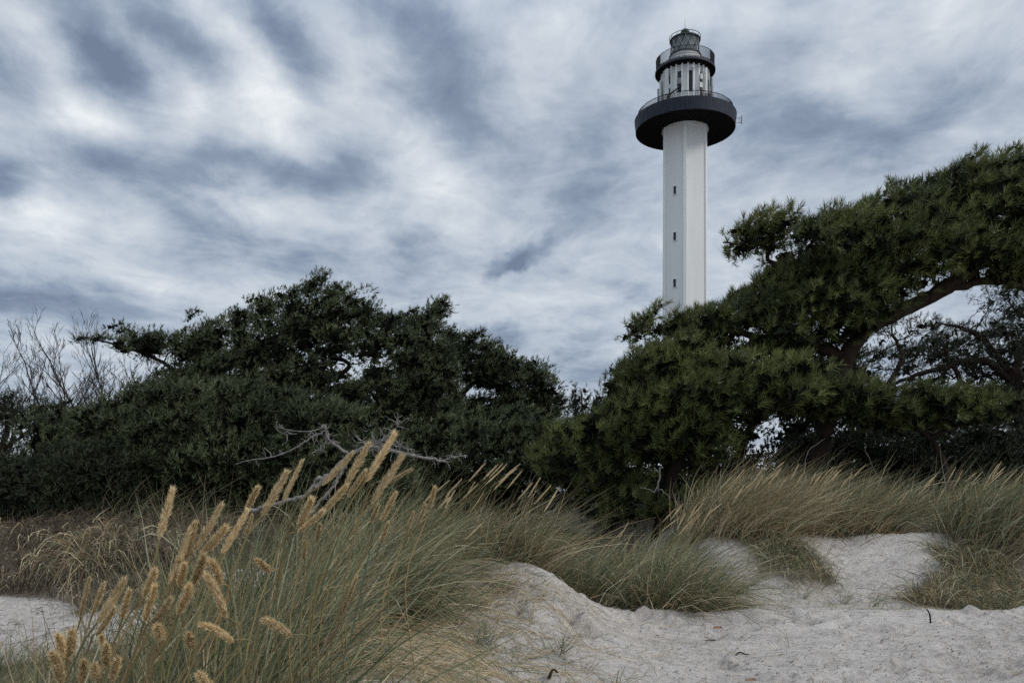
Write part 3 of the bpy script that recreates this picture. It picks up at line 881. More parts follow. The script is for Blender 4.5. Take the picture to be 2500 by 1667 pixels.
pine("low dark spreading pine in deep shade behind the right dune grass", 14.0,
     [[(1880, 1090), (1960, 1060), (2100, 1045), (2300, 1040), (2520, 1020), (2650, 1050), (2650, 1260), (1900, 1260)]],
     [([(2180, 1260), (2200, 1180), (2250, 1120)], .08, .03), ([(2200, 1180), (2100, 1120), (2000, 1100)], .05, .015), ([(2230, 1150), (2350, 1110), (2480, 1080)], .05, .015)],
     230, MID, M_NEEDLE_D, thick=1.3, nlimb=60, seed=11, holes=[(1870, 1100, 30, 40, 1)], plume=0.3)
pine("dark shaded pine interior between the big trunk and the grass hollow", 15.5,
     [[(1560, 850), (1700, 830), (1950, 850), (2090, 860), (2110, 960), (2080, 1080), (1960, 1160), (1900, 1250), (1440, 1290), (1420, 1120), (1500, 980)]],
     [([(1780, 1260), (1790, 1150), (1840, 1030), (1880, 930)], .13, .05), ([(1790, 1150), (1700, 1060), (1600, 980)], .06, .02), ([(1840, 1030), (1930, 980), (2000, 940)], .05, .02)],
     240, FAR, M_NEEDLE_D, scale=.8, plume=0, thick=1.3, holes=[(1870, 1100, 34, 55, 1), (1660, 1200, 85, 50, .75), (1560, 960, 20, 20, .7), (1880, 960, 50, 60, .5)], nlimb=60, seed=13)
# left group
pine("broad dark pine left of the gap, one flat bough reaching left and a raised tip", 18.0,
     [[(185, 824), (200, 812), (240, 815), (300, 825), (300, 790), (318, 782), (335, 825), (360, 815), (385, 790), (384, 815), (430, 840), (480, 850), (480, 890), (430, 890), (330, 870), (260, 850)],
      [(430, 880), (440, 805), (460, 800), (485, 812), (535, 762), (565, 752), (595, 762), (620, 772), (640, 735), (665, 728), (700, 716), (760, 692), (800, 690), (840, 682), (835, 712), (885, 730), (900, 755), (960, 768), (1000, 770), (1045, 775), (1075, 830), (1100, 860), (1120, 950), (1130, 1110), (1000, 1180), (700, 1230), (420, 1180), (330, 1050), (320, 960), (400, 920)],
      [(1005, 830), (1022, 755), (1040, 750), (1110, 722), (1098, 765), (1060, 800), (1060, 850)]],
     [([(720, 1260), (730, 1150), (760, 1040), (780, 950), (760, 860)], .17, .08), ([(760, 1000), (680, 930), (600, 900), (520, 880), (440, 905), (400, 885)], .09, .04), ([(780, 940), (850, 900), (840, 880), (815, 872)], .06, .03),
      ([(770, 960), (900, 930), (1000, 880), (1050, 800), (1090, 745)], .09, .02), ([(760, 870), (720, 800), (700, 760)], .06, .02), ([(400, 885), (330, 855), (260, 835), (200, 822)], .04, .012), ([(760, 900), (790, 800), (815, 720)], .05, .015)],
     720, MID, M_NEEDLE_L, thick=1.2, holes=[(900, 895, 75, 18, 1), (830, 925, 25, 12, .9), (790, 870, 60, 18, .8), (880, 880, 70, 14, .8), (650, 808, 14, 10, .9), (620, 835, 40, 10, .6), (420, 902, 30, 10, .9), (690, 850, 40, 10, .5)], wind=(.75, 0, .5), nlimb=170, seed=17, scale=1.0, tilt=0.3, plume=1.7, plume_len=0.65)
pine("bushy blue green pine reaching low to the brown grass bank on the left", 12.6,
     [[(100, 1020), (160, 1000), (250, 1000), (330, 955), (420, 930), (520, 930), (600, 935), (760, 960), (860, 1000), (960, 1060), (1010, 1150), (1000, 1260), (600, 1330), (330, 1310), (230, 1240), (110, 1180)]],
     [([(560, 1330), (560, 1240), (540, 1140), (520, 1040)], .12, .06), ([(545, 1160), (420, 1100, -.3), (300, 1080, -.4)], .06, .02), ([(540, 1130), (680, 1080, -.3), (800, 1060, -.3)], .06, .02), ([(555, 1220), (440, 1200, -.5), (300, 1180, -.5)], .05, .015), ([(560, 1200), (700, 1180, -.5), (850, 1160, -.5)], .05, .015)],
     420, MID, M_NEEDLE_L, thick=1.1, wind=(.45, -.2, .6), nlimb=110, seed=19, scale=0.95, tilt=0.2)
pine("flat topped umbrella pine in the middle with sky round its forked trunk", 20.0,
     [[(1040, 880), (1060, 835), (1105, 805), (1130, 825), (1180, 818), (1232, 850), (1250, 880), (1270, 870), (1300, 885), (1335, 910), (1355, 945), (1380, 985), (1350, 1015), (1260, 1000), (1200, 955), (1120, 945), (1040, 975)],
      [(1040, 985), (1180, 968), (1300, 985), (1370, 1000), (1340, 1080), (1030, 1090)]],
     [([(1080, 1260), (1085, 1120), (1095, 1040), (1108, 985), (1104, 940)], .17, .08), ([(1106, 985), (1140, 950), (1160, 920)], .08, .03), ([(1098, 1010), (1180, 975), (1260, 985), (1330, 990)], .06, .015), ([(1104, 950), (1070, 900), (1060, 870)], .06, .02), ([(1096, 1020), (1170, 1016), (1240, 1022)], .04, .01)],
     330, MID, M_NEEDLE_L, thick=.9, wind=(.8, 0, .5), nlimb=100, seed=23, scale=1.0, holes=[(1130, 958, 42, 14, .9)], tilt=0.15)
pine("low dark green pine filling the gap below the umbrella pine", 16.5,
     [[(1000, 1050), (1120, 1010), (1250, 1000), (1330, 1010), (1400, 1050), (1450, 1140), (1480, 1260), (1000, 1260)]],
     [([(1240, 1290), (1230, 1180), (1210, 1100)], .09, .04), ([(1230, 1180), (1130, 1120), (1060, 1090)], .05, .015), ([(1225, 1150), (1330, 1110), (1400, 1090)], .05, .015)],
     240, MID, M_NEEDLE_L, thick=1.1, nlimb=50, seed=29, scale=.95, plume=0.4)
pine("small pointed pine alone in the sky gap between the two tree groups", 24.0,
     [[(1395, 1060), (1375, 1000), (1398, 985), (1402, 950), (1418, 930), (1432, 955), (1445, 978), (1465, 960), (1478, 985), (1500, 1010), (1500, 1090), (1380, 1090)]],
     [([(1425, 1240), (1424, 1100), (1420, 960)], .10, .02), ([(1422, 1040), (1450, 1010), (1468, 985)], .03, .01)],
     60, MID, M_NEEDLE_D, thick=1.1, wind=(.1, 0, .9), nlimb=25, seed=31, scale=0.8, name="young_pine_tree", tilt=1.0, plume=0.4)
pine("dark pine with pointed shoots stepping up at the left edge of the big pine", 20.0,
     [[(1470, 1060), (1480, 960), (1502, 950), (1508, 925), (1520, 930), (1528, 872), (1540, 905), (1560, 890), (1575, 855), (1600, 830), (1640, 850), (1640, 1000), (1560, 1090)]],
     [([(1560, 1250), (1560, 1080), (1545, 960), (1532, 890)], .12, .02), ([(1555, 1040), (1590, 960), (1600, 880)], .05, .015)],
     75, MID, M_NEEDLE_D, thick=1.1, wind=(.15, 0, .9), nlimb=30, seed=33, scale=0.85, name="young_pine_tree", tilt=1.0, plume=0.4)
pine("thin shaded pine at the left picture edge below the bare trees", 20.0,
     [[(-80, 1000), (-20, 970), (30, 962), (60, 975), (100, 990), (120, 1060), (110, 1160), (-80, 1230)]],
     [([(-60, 1280), (-30, 1180), (10, 1080), (30, 1000)], .14, .04), ([(0, 1100), (60, 1060), (100, 1020)], .05, .015), ([(-20, 1150), (60, 1130), (110, 1110)], .05, .015)],
     110, LACE, M_NEEDLE_D, thick=1.3, nlimb=80, seed=37, holes=[(20, 1060, 60, 25, .6), (30, 1120, 50, 20, .6)], shards=5, scale=1.15)
pine("dull green pine between the bare trees and the brown grass bank", 19.0,
     [[(95, 1040), (150, 1000), (240, 990), (330, 975), (420, 960), (420, 1150), (300, 1200), (100, 1210)]],
     [([(230, 1270), (235, 1150), (240, 1050)], .10, .04), ([(235, 1120), (320, 1060), (380, 1010)], .05, .015), ([(235, 1140), (160, 1080), (120, 1050)], .04, .012)],
     150, MID, M_NEEDLE_D, thick=1.3, nlimb=50, seed=41)
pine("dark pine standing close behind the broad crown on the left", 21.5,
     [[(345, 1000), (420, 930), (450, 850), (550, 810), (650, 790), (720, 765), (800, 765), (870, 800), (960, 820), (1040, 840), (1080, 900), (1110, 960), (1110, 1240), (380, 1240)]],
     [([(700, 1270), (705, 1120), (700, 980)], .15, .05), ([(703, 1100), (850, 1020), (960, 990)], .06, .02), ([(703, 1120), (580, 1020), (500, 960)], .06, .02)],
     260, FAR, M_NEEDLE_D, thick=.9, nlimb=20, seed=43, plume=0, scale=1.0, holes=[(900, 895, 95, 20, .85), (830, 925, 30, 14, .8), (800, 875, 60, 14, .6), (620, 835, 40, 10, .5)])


pine("dark shrubby pine thicket above the brown grass at the left edge", 11.6,
     [[(-160, 1130), (-60, 1110), (60, 1120), (160, 1090), (260, 1080), (350, 1110), (360, 1290), (200, 1330), (-160, 1320)]],
     [([(110, 1340), (115, 1260), (120, 1180)], .06, .03), ([(115, 1250), (200, 1200), (280, 1170)], .03, .01), ([(115, 1270), (20, 1210), (-60, 1180)], .03, .01)],
     190, MID, M_NEEDLE_D, thick=.9, nlimb=110, seed=47, plume=.2, shards=8, group="wind-bent pines behind the dunes")
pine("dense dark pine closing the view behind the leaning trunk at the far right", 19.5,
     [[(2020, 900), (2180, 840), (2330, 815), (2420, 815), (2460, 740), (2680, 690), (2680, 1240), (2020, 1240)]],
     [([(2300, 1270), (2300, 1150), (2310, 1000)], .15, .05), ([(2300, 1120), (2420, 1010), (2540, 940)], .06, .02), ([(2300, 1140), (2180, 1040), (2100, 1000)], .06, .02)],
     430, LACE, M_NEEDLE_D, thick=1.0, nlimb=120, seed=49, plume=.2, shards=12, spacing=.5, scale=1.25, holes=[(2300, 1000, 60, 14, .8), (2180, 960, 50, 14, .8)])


def far_wood():
    r = np.random.default_rng(77); n = 330
    px = r.uniform(-500, 3000, n); Y = r.uniform(28, 40, n)
    top = 1120 + 40 * pnoise(px / 160, np.zeros(n), .5)
    py = r.uniform(0, 1, n) ** .8 * 125 + top
    gap = (np.abs(px - 1868) < 32) & (py < 1190)
    keep = ~gap; px, py, Y = px[keep], py[keep], Y[keep]
    P = np.stack([(px - 1250) / F * 32 * Y / 32, Y, CZ + (HY - py) / F * Y], 1)
    D = nrm(np.array([.3, 0, .8]) + r.normal(0, .4, P.shape)); A = nrm(np.cross(D, r.normal(0, 1, P.shape))); B = np.cross(D, A); M = np.stack([A, B, D], -1)
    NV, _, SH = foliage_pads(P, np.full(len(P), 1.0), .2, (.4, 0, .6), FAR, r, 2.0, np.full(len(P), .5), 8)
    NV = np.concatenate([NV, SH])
    o = link("distant_pine_wood", make_mesh("distant_pine_wood", NV, np.arange(len(NV)).reshape(-1, 3), 3, M_NEEDLE_D))
    tag(o, "dark far pine wood closing the view low behind the nearer pines", "wood", None, "stuff")


far_wood()

# ------------------------------------------------------------------ bare trees
def bare_tree(label, px, Y, toppy, lean, seed, spread=.55, depth=5):
    r = np.random.default_rng(seed)
    x = (px - 1250) / F * Y; zg = GH(x, Y)
    root = empty("bare_tree", (x, Y, zg), label, "bare tree", "leafless birches beyond the left pines")
    Ht = CZ + (HY - toppy) / F * Y - zg
    tr, tw = TB(), TB(); br = TB()
    def grow(p, d, L_, rad, dep, tb):
        k = 5; P = [p]; q = p.copy(); dd = d.copy()
        for i in range(k):
            dd = nrm(dd + r.normal(0, .07, 3) + np.array([0, 0, .035])); q = q + dd * L_ / k; P.append(q.copy())
        tb.tube(np.array(P), [rad, rad * .55], 6 if dep > 3 else (4 if dep > 1 else 3))
        if dep == 0: return
        m = {5: 6, 4: 4, 3: 3, 2: 3, 1: 2}[dep]
        for j in range(m):
            t = r.uniform(.3, 1.0) if dep < 5 else r.uniform(.38, 1)
            i = min(int(t * k), k - 1); b = P[i] + (P[i + 1] - P[i]) * (t * k - i)
            a = r.uniform(0, 2 * np.pi); sp = spread * r.uniform(.7, 1.3)
            nd = nrm(dd + np.array([math.cos(a), math.sin(a), 0]) * sp + np.array([0, 0, .12]))
            grow(b, nd, L_ * r.uniform(.45, .66), max(rad * .5, .0055), dep - 1, br if dep >= 4 else tw)
    grow(np.array([x, Y, zg - .1]), nrm(np.array([lean, 0, 1.0])), Ht * .64, .05, depth, tr)
    tr.build("trunk", M_BARE, root); tag(br.build("branches", M_BARE, root), kind="stuff")
    o = tw.build("twigs", M_BARE, root); tag(o, kind="stuff")


bare_tree("leafless birch at the far left picture edge leaning left", 40, 24, 900, -.25, 51)
bare_tree("leafless birch second from the left, wide fan of bare twigs", 135, 23, 870, -.10, 52)
bare_tree("tallest leafless birch with two upright forks right of the wide fan", 205, 23, 850, -.03, 54)
bare_tree("slim leafless birch behind the flat pine bough", 228, 26, 850, .10, 55)
bare_tree("leafless birch nearest the pine crown, leaning right", 262, 22, 880, .14, 57)

# ------------------------------------------------------------------ dead branches
def dead_wood():
    Y = 9.6
    root = empty("dead_tree", tuple(W(770, 1330, Y)), "bleached grey dead pine with twisted bare limbs in front of the dark pines", "dead tree")
    r = np.random.default_rng(61)
    def branch(pts, r0, r1, twigs, tl=.16, name="limb"):
        t = TB(); r0 *= .6; r1 *= .6; Q = smooth_path([W(p[0], p[1], Y) + np.array([0, p[2] if len(p) > 2 else 0, 0]) for p in pts], 6, r0 * .3, r)
        rad = np.linspace(r0, r1, len(Q)) * (1 + r.uniform(-.16, .2, len(Q))); V, Fq = tube(Q, rad, 8); t.v.append(V); t.f.append(Fq); t.n += len(V)
        for _ in range(twigs):
            i = r.integers(1, len(Q) - 1); d = nrm(Q[min(i + 1, len(Q) - 1)] - Q[i - 1])
            v = nrm(d * .4 + r.normal(0, .8, 3) * np.array([1, .6, 1])) * tl * r.uniform(.4, 1.4)
            e = Q[i] + v; mid = Q[i] + v * .5 + r.normal(0, .018, 3)
            t.tube(smooth_path([Q[i], mid, e], 3, .003, r), [.0065, .002], 4)
            if r.random() < .7:
                v2 = nrm(v + r.normal(0, .09, 3)) * tl * .5; t.tube(smooth_path([mid, mid + v2 * .5 + r.normal(0, .01, 3), mid + v2], 2), [.004, .0015], 3)
        t.build(name, M_DEAD, root)
    branch([(600, 1250), (640, 1240), (700, 1222), (745, 1210), (775, 1170), (800, 1165)], .045, .035, 8, .1, "trunk")
    branch([(850, 1115), (835, 1150), (815, 1185), (790, 1215), (770, 1235), (740, 1290)], .035, .022, 12, .1)
    branch([(770, 1190), (810, 1150), (855, 1110), (900, 1090), (950, 1098)], .042, .03, 18, .12)
    branch([(940, 1095), (1000, 1110), (1060, 1121), (1095, 1128)], .034, .016, 16, .10)
    branch([(1080, 1125), (1105, 1115), (1140, 1112)], .014, .007, 12, .07)
    branch([(850, 1108), (825, 1090), (805, 1075), (795, 1045), (795, 1038)], .028, .017, 8, .10)
    branch([(797, 1080), (797, 1055), (792, 1038), (785, 1042)], .018, .014, 5, .08)
    branch([(788, 1056), (765, 1065), (735, 1085), (690, 1108), (650, 1118), (600, 1125), (575, 1133)], .018, .006, 16, .10)
    branch([(790, 1044), (760, 1052), (730, 1053), (700, 1048), (675, 1040)], .011, .004, 5, .08)
    branch([(725, 1058), (700, 1060), (680, 1052), (670, 1040)], .006, .003, 3, .08)
    branch([(800, 1083), (815, 1077), (828, 1080)], .013, .009, 5, .05)
    branch([(800, 1075), (785, 1090), (770, 1105)], .010, .004, 10, .07)
    branch([(900, 1095), (915, 1085), (940, 1070), (965, 1045), (978, 1030)], .020, .005, 26, .14)
    branch([(905, 1100), (940, 1085), (975, 1090), (1005, 1098)], .014, .005, 26, .12)
    branch([(910, 1090), (895, 1080), (880, 1075)], .010, .004, 10, .12)
    branch([(930, 1085), (960, 1080), (990, 1088)], .010, .003, 16, .12)


dead_wood()
# hanging dead branch under the front pine and curved bare shrubs
def dry_twig(name, label, cat, Y, lines, rad=.012, group=None):
    p0 = lines[0][0]; b = W(p0[0], p0[1], Y)
    root = empty(name, tuple(b), label, cat, group)
    for i, ln in enumerate(lines):
        t = TB(); t.tube(smooth_path([W(p[0], p[1], Y) for p in ln], 4, .01), [rad * (1 if i == 0 else .6), rad * .25], 4); t.build("twig", M_DEAD if i % 2 == 0 else M_TWIG, root)


dry_twig("dead_bough", "thin grey dead bough hanging in front of the light gap under the green pine", "dead branch", 10.4,
         [[(1612, 1140), (1608, 1180), (1600, 1200), (1580, 1195), (1562, 1188)], [(1602, 1198), (1620, 1215), (1615, 1235), (1640, 1262)], [(1608, 1190), (1622, 1205), (1640, 1212)], [(1585, 1195), (1578, 1220), (1570, 1240)]])
dry_twig("dead_bough", "arched bare stems curving above the tallest right dune grass", "bare shrub", 11.6,
         [[(2010, 1250), (1980, 1200), (1965, 1150), (1975, 1100), (2015, 1070)], [(2060, 1250), (2040, 1180), (2025, 1130), (2060, 1085), (2120, 1075)], [(2200, 1240), (2150, 1180), (2120, 1120), (2110, 1080)], [(2250, 1230), (2180, 1190), (2140, 1150), (2110, 1130)], [(2140, 1240), (2200, 1200), (2260, 1170), (2300, 1150)]])

# ------------------------------------------------------------------ grass
GREEN = np.array([[.070, .092, .042], [.110, .135, .065], [.150, .170, .090], [.235, .240, .120], [.10, .14, .09]])
STRAW = np.array([[.44, .35, .21], [.34, .25, .13], [.28, .185, .09], [.52, .44, .29]])
BROWN = np.array([[.15, .115, .078], [.20, .155, .105], [.25, .195, .135], [.10, .077, .055]])


def blades(P0, D0, L_, wdt, bend, droop, seg, cols, rng, wind=(1, .12, 0), wob=.034):
    n = len(P0); t = np.linspace(0, 1, seg + 1)[None, :, None]
    wv = nrm(np.array(wind, float)[None] + rng.normal(0, .42, (n, 3)) * np.array([1, 1, .3]))
    sw = rng.normal(0, wob, (n, 1, 3)) * np.sin(t * np.pi * 1.5)
    P = P0[:, None] + L_[:, None, None] * (D0[:, None] * t + wv[:, None] * (bend[:, None, None] * t ** 2) + np.array([0, 0, -1.0]) * (droop[:, None, None] * t ** 2.4)) + sw * L_[:, None, None]
    T = np.gradient(P, axis=1)
    rv = rng.normal(0, 1, (n, 1, 3)); S = nrm(np.cross(T, rv))
    w = (wdt[:, None, None] * .5) * np.clip(1.02 - t ** 1.6, .04, 1)
    Vl, Vr = P - S * w, P + S * w
    V = np.concatenate([Vl, Vr], 1)                         # n, 2(seg+1), 3
    k = seg + 1
    j = np.arange(seg); f = np.stack([j, j + k, j + k + 1, j + 1], 1)
    Fs = (f[None] + (np.arange(n) * 2 * k)[:, None, None]).reshape(-1, 4)
    tt = np.linspace(0, 1, k)[None, :, None]
    dry = np.array([.40, .31, .17]) * rng.uniform(.6, 1.15, (n, 1, 1)); ft = np.clip((tt - rng.uniform(.35, 1.3, (n, 1, 1))) * 2.2, 0, .85); fb = np.clip((.22 - tt) * 3.5, 0, .7)
    cc = cols[:, None] * (1 - ft) + dry * ft; cc = cc * (1 - fb) + np.array([.17, .115, .07]) * fb
    return V.reshape(-1, 3), Fs, np.concatenate([cc, cc], 1).reshape(-1, 3)


def pick(pal, n, rng, jit=.28):
    return pal[rng.integers(0, len(pal), n)] * rng.uniform(1 - jit, 1 + jit, (n, 1))


def seed_head(tip, base, rw, rng, ntuft, pale=1.0, curve=0.0, wisp=1.0):
    """spindle core with bristles; returns V,F(tri),col"""
    tip, base = np.array(tip), np.array(base); L_ = np.linalg.norm(tip - base); ax = (tip - base) / L_
    side = nrm(np.cross(ax, [0.1, 1, 0.2])); up = np.cross(side, ax)
    def at(t): return base + ax * (L_ * t)[..., None] + up * (curve * L_ * np.sin(np.pi * t))[..., None]
    prof = lambda t: rw * np.clip(np.sin(np.pi * np.clip(t * .93 + .05, 0, 1)) ** .6, .05, 1) * (1 - .25 * t)
    k, m = 11, 7; t = np.linspace(0, 1, k); C = at(t); an = np.arange(m) * 2 * np.pi / m
    rr = (prof(t) * .62)[:, None] * rng.uniform(.8, 1.2, (k, m))
    V = C[:, None] + rr[..., None] * (np.cos(an)[None, :, None] * side + np.sin(an)[None, :, None] * up); V = V.reshape(-1, 3)
    Fs = []
    for j in range(k - 1):
        for i in range(m):
            a, b, c, d = j * m + i, j * m + (i + 1) % m, (j + 1) * m + (i + 1) % m, (j + 1) * m + i; Fs += [(a, b, c), (a, c, d)]
    col = pick(np.array([[.48, .375, .22], [.56, .45, .28]]), len(V), rng) * pale
    tt = rng.uniform(-.01, .97, ntuft); aa = rng.uniform(0, 2 * np.pi, ntuft); rad = side * np.cos(aa)[:, None] + up * np.sin(aa)[:, None]
    b = at(tt) + rad * (prof(tt) * .45)[:, None]
    op = rng.uniform(.08, .48, ntuft) * wisp; d = nrm(ax[None] * np.cos(op)[:, None] + rad * np.sin(op)[:, None] + rng.normal(0, .1, (ntuft, 3)))
    ln = rw * rng.uniform(.8, 1.6, ntuft); s = nrm(np.cross(d, rng.normal(0, 1, (ntuft, 3)))) * rw * .085
    BV = np.stack([b - s, b + s, b + d * ln[:, None]], 1).reshape(-1, 3)
    BF = np.arange(len(BV)).reshape(-1, 3) + len(V)
    bc = np.repeat(pick(np.array([[.68, .545, .33], [.78, .65, .42], [.52, .40, .22]]), ntuft, rng), 3, axis=0) * pale
    return np.concatenate([V, BV]), np.concatenate([np.array(Fs), BF]), np.concatenate([col, bc])


def spike_object(root, tip, base, rw, rng, ntuft, foot, pale=1.0, curve=0.0, wisp=1.0, stalk_r=.0022, split=True):
    hV, hF, hC = seed_head(tip, base, rw, rng, ntuft, pale, curve, wisp)
    tip, base, foot = map(np.array, (tip, base, foot)); L_ = np.linalg.norm(base - foot)
    d = nrm(tip - base)
    P = smooth_path([foot, foot + (base - foot) * .5 + np.array([-.10, 0, .07]) * L_, base - d * .12 * L_, base + d * .02], 4)
    V, Fq = tube(P, [stalk_r * 1.3, stalk_r], 4)
    sc = np.tile(pick(np.array([[.30, .20, .09], [.24, .19, .08], [.19, .17, .085]]), 1, rng), (len(V), 1))
    if split:
        st = link("flower_spike", make_mesh("stalk", V, Fq, 4, M_GRASS, True, sc), root)
        hd = link("seed_head", make_mesh("seed_head", hV, hF, 3, M_HEAD, False, hC), st); hd.location = (0, 0, 0)
    else:
        Ft = np.concatenate([Fq[:, [0, 1, 2]], Fq[:, [0, 2, 3]]]) + len(hV)
        link("flower_spike", make_mesh("flower_spike", np.concatenate([hV, V]), np.concatenate([hF, Ft]), 3, M_HEAD, False, np.concatenate([hC, sc])), root)


ROOTS = []


def clump(label, pxr, Yr, n, Lr, wr, mixture, seg, seed, lean=.35, spread=.35, bend=(.1, .45), droop=(.05, .4), tufts=None, cat="grass clump", name="marram_grass_clump", wind=(1, .12, 0), ptop=None, group="clumps of marram grass on the dunes", zoff=-.02, hmod=None, brown=BROWN, pale=.07):
    """one clump: root empty with the leaf blades as its part"""
    rng = np.random.default_rng(seed)
    nt_ = tufts or max(6, n // 160)
    pc = rng.uniform(pxr[0], pxr[1], nt_); yc = rng.uniform(Yr[0], Yr[1], nt_)
    xc = (pc - 1250) / F * (Yr[0] + Yr[1]) / 2 * (yc / ((Yr[0] + Yr[1]) / 2))
    wt = rng.uniform(.4, 1.3, nt_); k = rng.choice(nt_, n, p=wt / wt.sum())
    sp = (.07 if Yr[1] < 8.95 else .10) * (Yr[1] / 7 + .4)
    X = xc[k] + rng.normal(0, sp, n); Y = yc[k] + rng.normal(0, sp, n)
    Z = ground_h(X, Y) + zoff
    P0 = np.stack([X, Y, Z], 1)
    off = np.stack([X - xc[k], Y - yc[k], np.zeros(n)], 1) / sp
    tl = rng.normal(0, .26, (nt_, 3))
    D0 = nrm(np.array([0, 0, 1.0]) + np.array(wind) * lean + off * spread * .5 + tl[k] * np.array([1, 1, .2]) + rng.normal(0, spread * .55, (n, 3)) * np.where(rng.random((n, 1)) < .2, 2.2, 1.0) * np.array([1, 1, .2]))
    th = rng.uniform(.68, 1.2, nt_)
    L_ = rng.uniform(Lr[0], Lr[1], n) ** 1.0 * th[k]
    if hmod is not None: L_ = L_ * hmod(X, Y)
    kinds = rng.random(n); cols = pick(GREEN, n, rng)
    tb = rng.uniform(.6, 1.4, nt_)[k]
    ms = kinds < mixture[0] * tb; cols[ms] = pick(STRAW, ms.sum(), rng)
    mb_ = (kinds > 1 - mixture[1] * tb); cols[mb_] = pick(brown, mb_.sum(), rng)
    hi = rng.random(n) < pale; cols[hi] = pick(np.array([[.62, .55, .38], [.50, .50, .33], [.55, .44, .26]]), hi.sum(), rng, .15)
    L_[ms | mb_] *= rng.uniform(.6, 1.0, (ms | mb_).sum())
    dr = rng.uniform(*droop, n) * (1 + 1.2 * (rng.random(n) < .2)); dr[mb_] *= 1.6
    ROOTS.append(P0[:, :2])
    wd_ = rng.uniform(*wr, n) * np.where(hi, 1.25, 1.0)
    V, Fs, C = blades(P0, D0, L_, wd_, rng.uniform(*bend, n), dr, seg, cols, rng, wind)
    root = empty(name, (float(X.mean()), float(Y.mean()), float(Z.mean())), label, cat, group)
    o = link("leaf_blades", make_mesh("leaf_blades", V, Fs, 4, M_GRASS, True, C), root); tag(o, kind="stuff")
    return root, rng, (xc, yc)


def far_spikes(root, rng, lst, Y, ln=.20, rw=.008, ntuft=60, pale=1.05, dirx=(.5, 1.1)):
    for px, py in lst:
        y = Y + rng.uniform(-.4, .4); tip = W(px, py, y)
        d = nrm(np.array([rng.uniform(*dirx), rng.uniform(-.2, .2), rng.uniform(.8, 1.1)])); base = tip - d * ln * rng.uniform(.75, 1.15)
        fx = base[0] - rng.uniform(.22, .4); fy = y + rng.uniform(-.1, .1)
        spike_object(root, tip, base, rw * rng.uniform(.8, 1.15), rng, ntuft, (fx, fy, GH(fx, fy)), pale, split=False, stalk_r=.0018)


# foreground clump with the large seed heads
root, rng, _ = clump("largest nearest marram clump at lower left full of fat tan seed heads", (150, 640), (2.3, 3.3), 4400, (.66, 1.02), (.0050, .0096), (.24, .18), 6, 71, lean=.13, spread=.34, bend=(.0, .24), droop=(.0, .5), tufts=44, hmod=lambda x, y: .82 + .33 * sst((x + 1.7) / 1.3), pale=.045)
clump("upright green marram tuft directly behind the fat seed heads", (430, 760), (3.4, 4.5), 3100, (.68, 1.06), (.0048, .0090), (.22, .16), 6, 96, lean=.14, spread=.36, bend=(.0, .26), droop=(.0, .5), tufts=22, pale=.06)
HEADS = [  # tip x,y, base x,y, distance, curve
    (422, 1193, 388, 1316, 2.15, 0), (542, 1230, 470, 1348, 2.1, .04), (476, 1277, 449, 1368, 2.1, 0), (464, 1290, 412, 1424, 2.05, .05), (553, 1284, 489, 1358, 2.1, .04),
    (631, 1188, 600, 1248, 2.3, 0), (604, 1244, 542, 1350, 2.2, .03), (701, 1150, 638, 1260, 2.3, .03), (739, 1122, 691, 1222, 2.5, 0), (859, 1107, 787, 1184, 2.4, .06),
    (901, 1082, 844, 1184, 2.5, 0), (965, 1056, 893, 1175, 2.5, 0), (982, 1112, 906, 1230, 2.5, .02), (1005, 1145, 944, 1180, 2.7, .03), (846, 1185, 795, 1243, 2.4, .04),
    (788, 1246, 727, 1300, 2.3, .16), (893, 1148, 850, 1212, 2.5, .03), (761, 1218, 727, 1290, 2.4, .05), (967, 1202, 931, 1272, 2.7, 0), (616, 1256, 599, 1314, 2.6, 0),
    (497, 1357, 472, 1424, 1.95, .03), (451, 1376, 438, 1430, 1.95, 0), (440, 1364, 427, 1424, 2.1, 0), (378, 1389, 351, 1454, 1.95, .03), (380, 1427, 353, 1515, 1.9, 0),
    (416, 1460, 368, 1524, 1.85, .06), (461, 1430, 438, 1494, 1.9, .05), (504, 1405, 553, 1507, 1.9, .05), (514, 1370, 538, 1428, 2.1, .05), (219, 1408, 196, 1502, 2.3, 0), (255, 1421, 227, 1498, 2.3, 0),
    (303, 1416, 238, 1520, 2.0, .02), (316, 1440, 298, 1507, 2.2, 0), (279, 1482, 236, 1549, 1.9, .03), (139, 1549, 150, 1610, 1.7, .03), (176, 1542, 164, 1605, 1.8, .02), (126, 1596, 150, 1666, 1.6, .03),
    (259, 1574, 259, 1622, 1.75, 0), (231, 1619, 233, 1658, 1.75, 0), (288, 1607, 275, 1656, 1.8, 0), (385, 1529, 391, 1556, 1.9, 0), (460, 1549, 467, 1580, 1.95, 0), (205, 1613, 199, 1664, 1.8, 0),
    (493, 1525, 570, 1566, 1.95, .05), (645, 1514, 712, 1553, 2.1, .05), (872, 1405, 846, 1473, 2.6, 0), (628, 1368, 662, 1396, 2.4, 0), (924, 1232, 906, 1274, 2.9, 0), (781, 1278, 774, 1324, 2.6, 0), (745, 1320, 741, 1362, 2.6, 0), (246, 1550, 258, 1585, 2.1, 0), (485, 1645, 515, 1680, 1.8, 0),
    (1062, 1188, 1050, 1235, 3.6, 0), (1040, 1230, 1020, 1280, 3.4, 0), (1010, 1250, 992, 1300, 3.2, 0), (948, 1275, 930, 1325, 3.2, 0)]
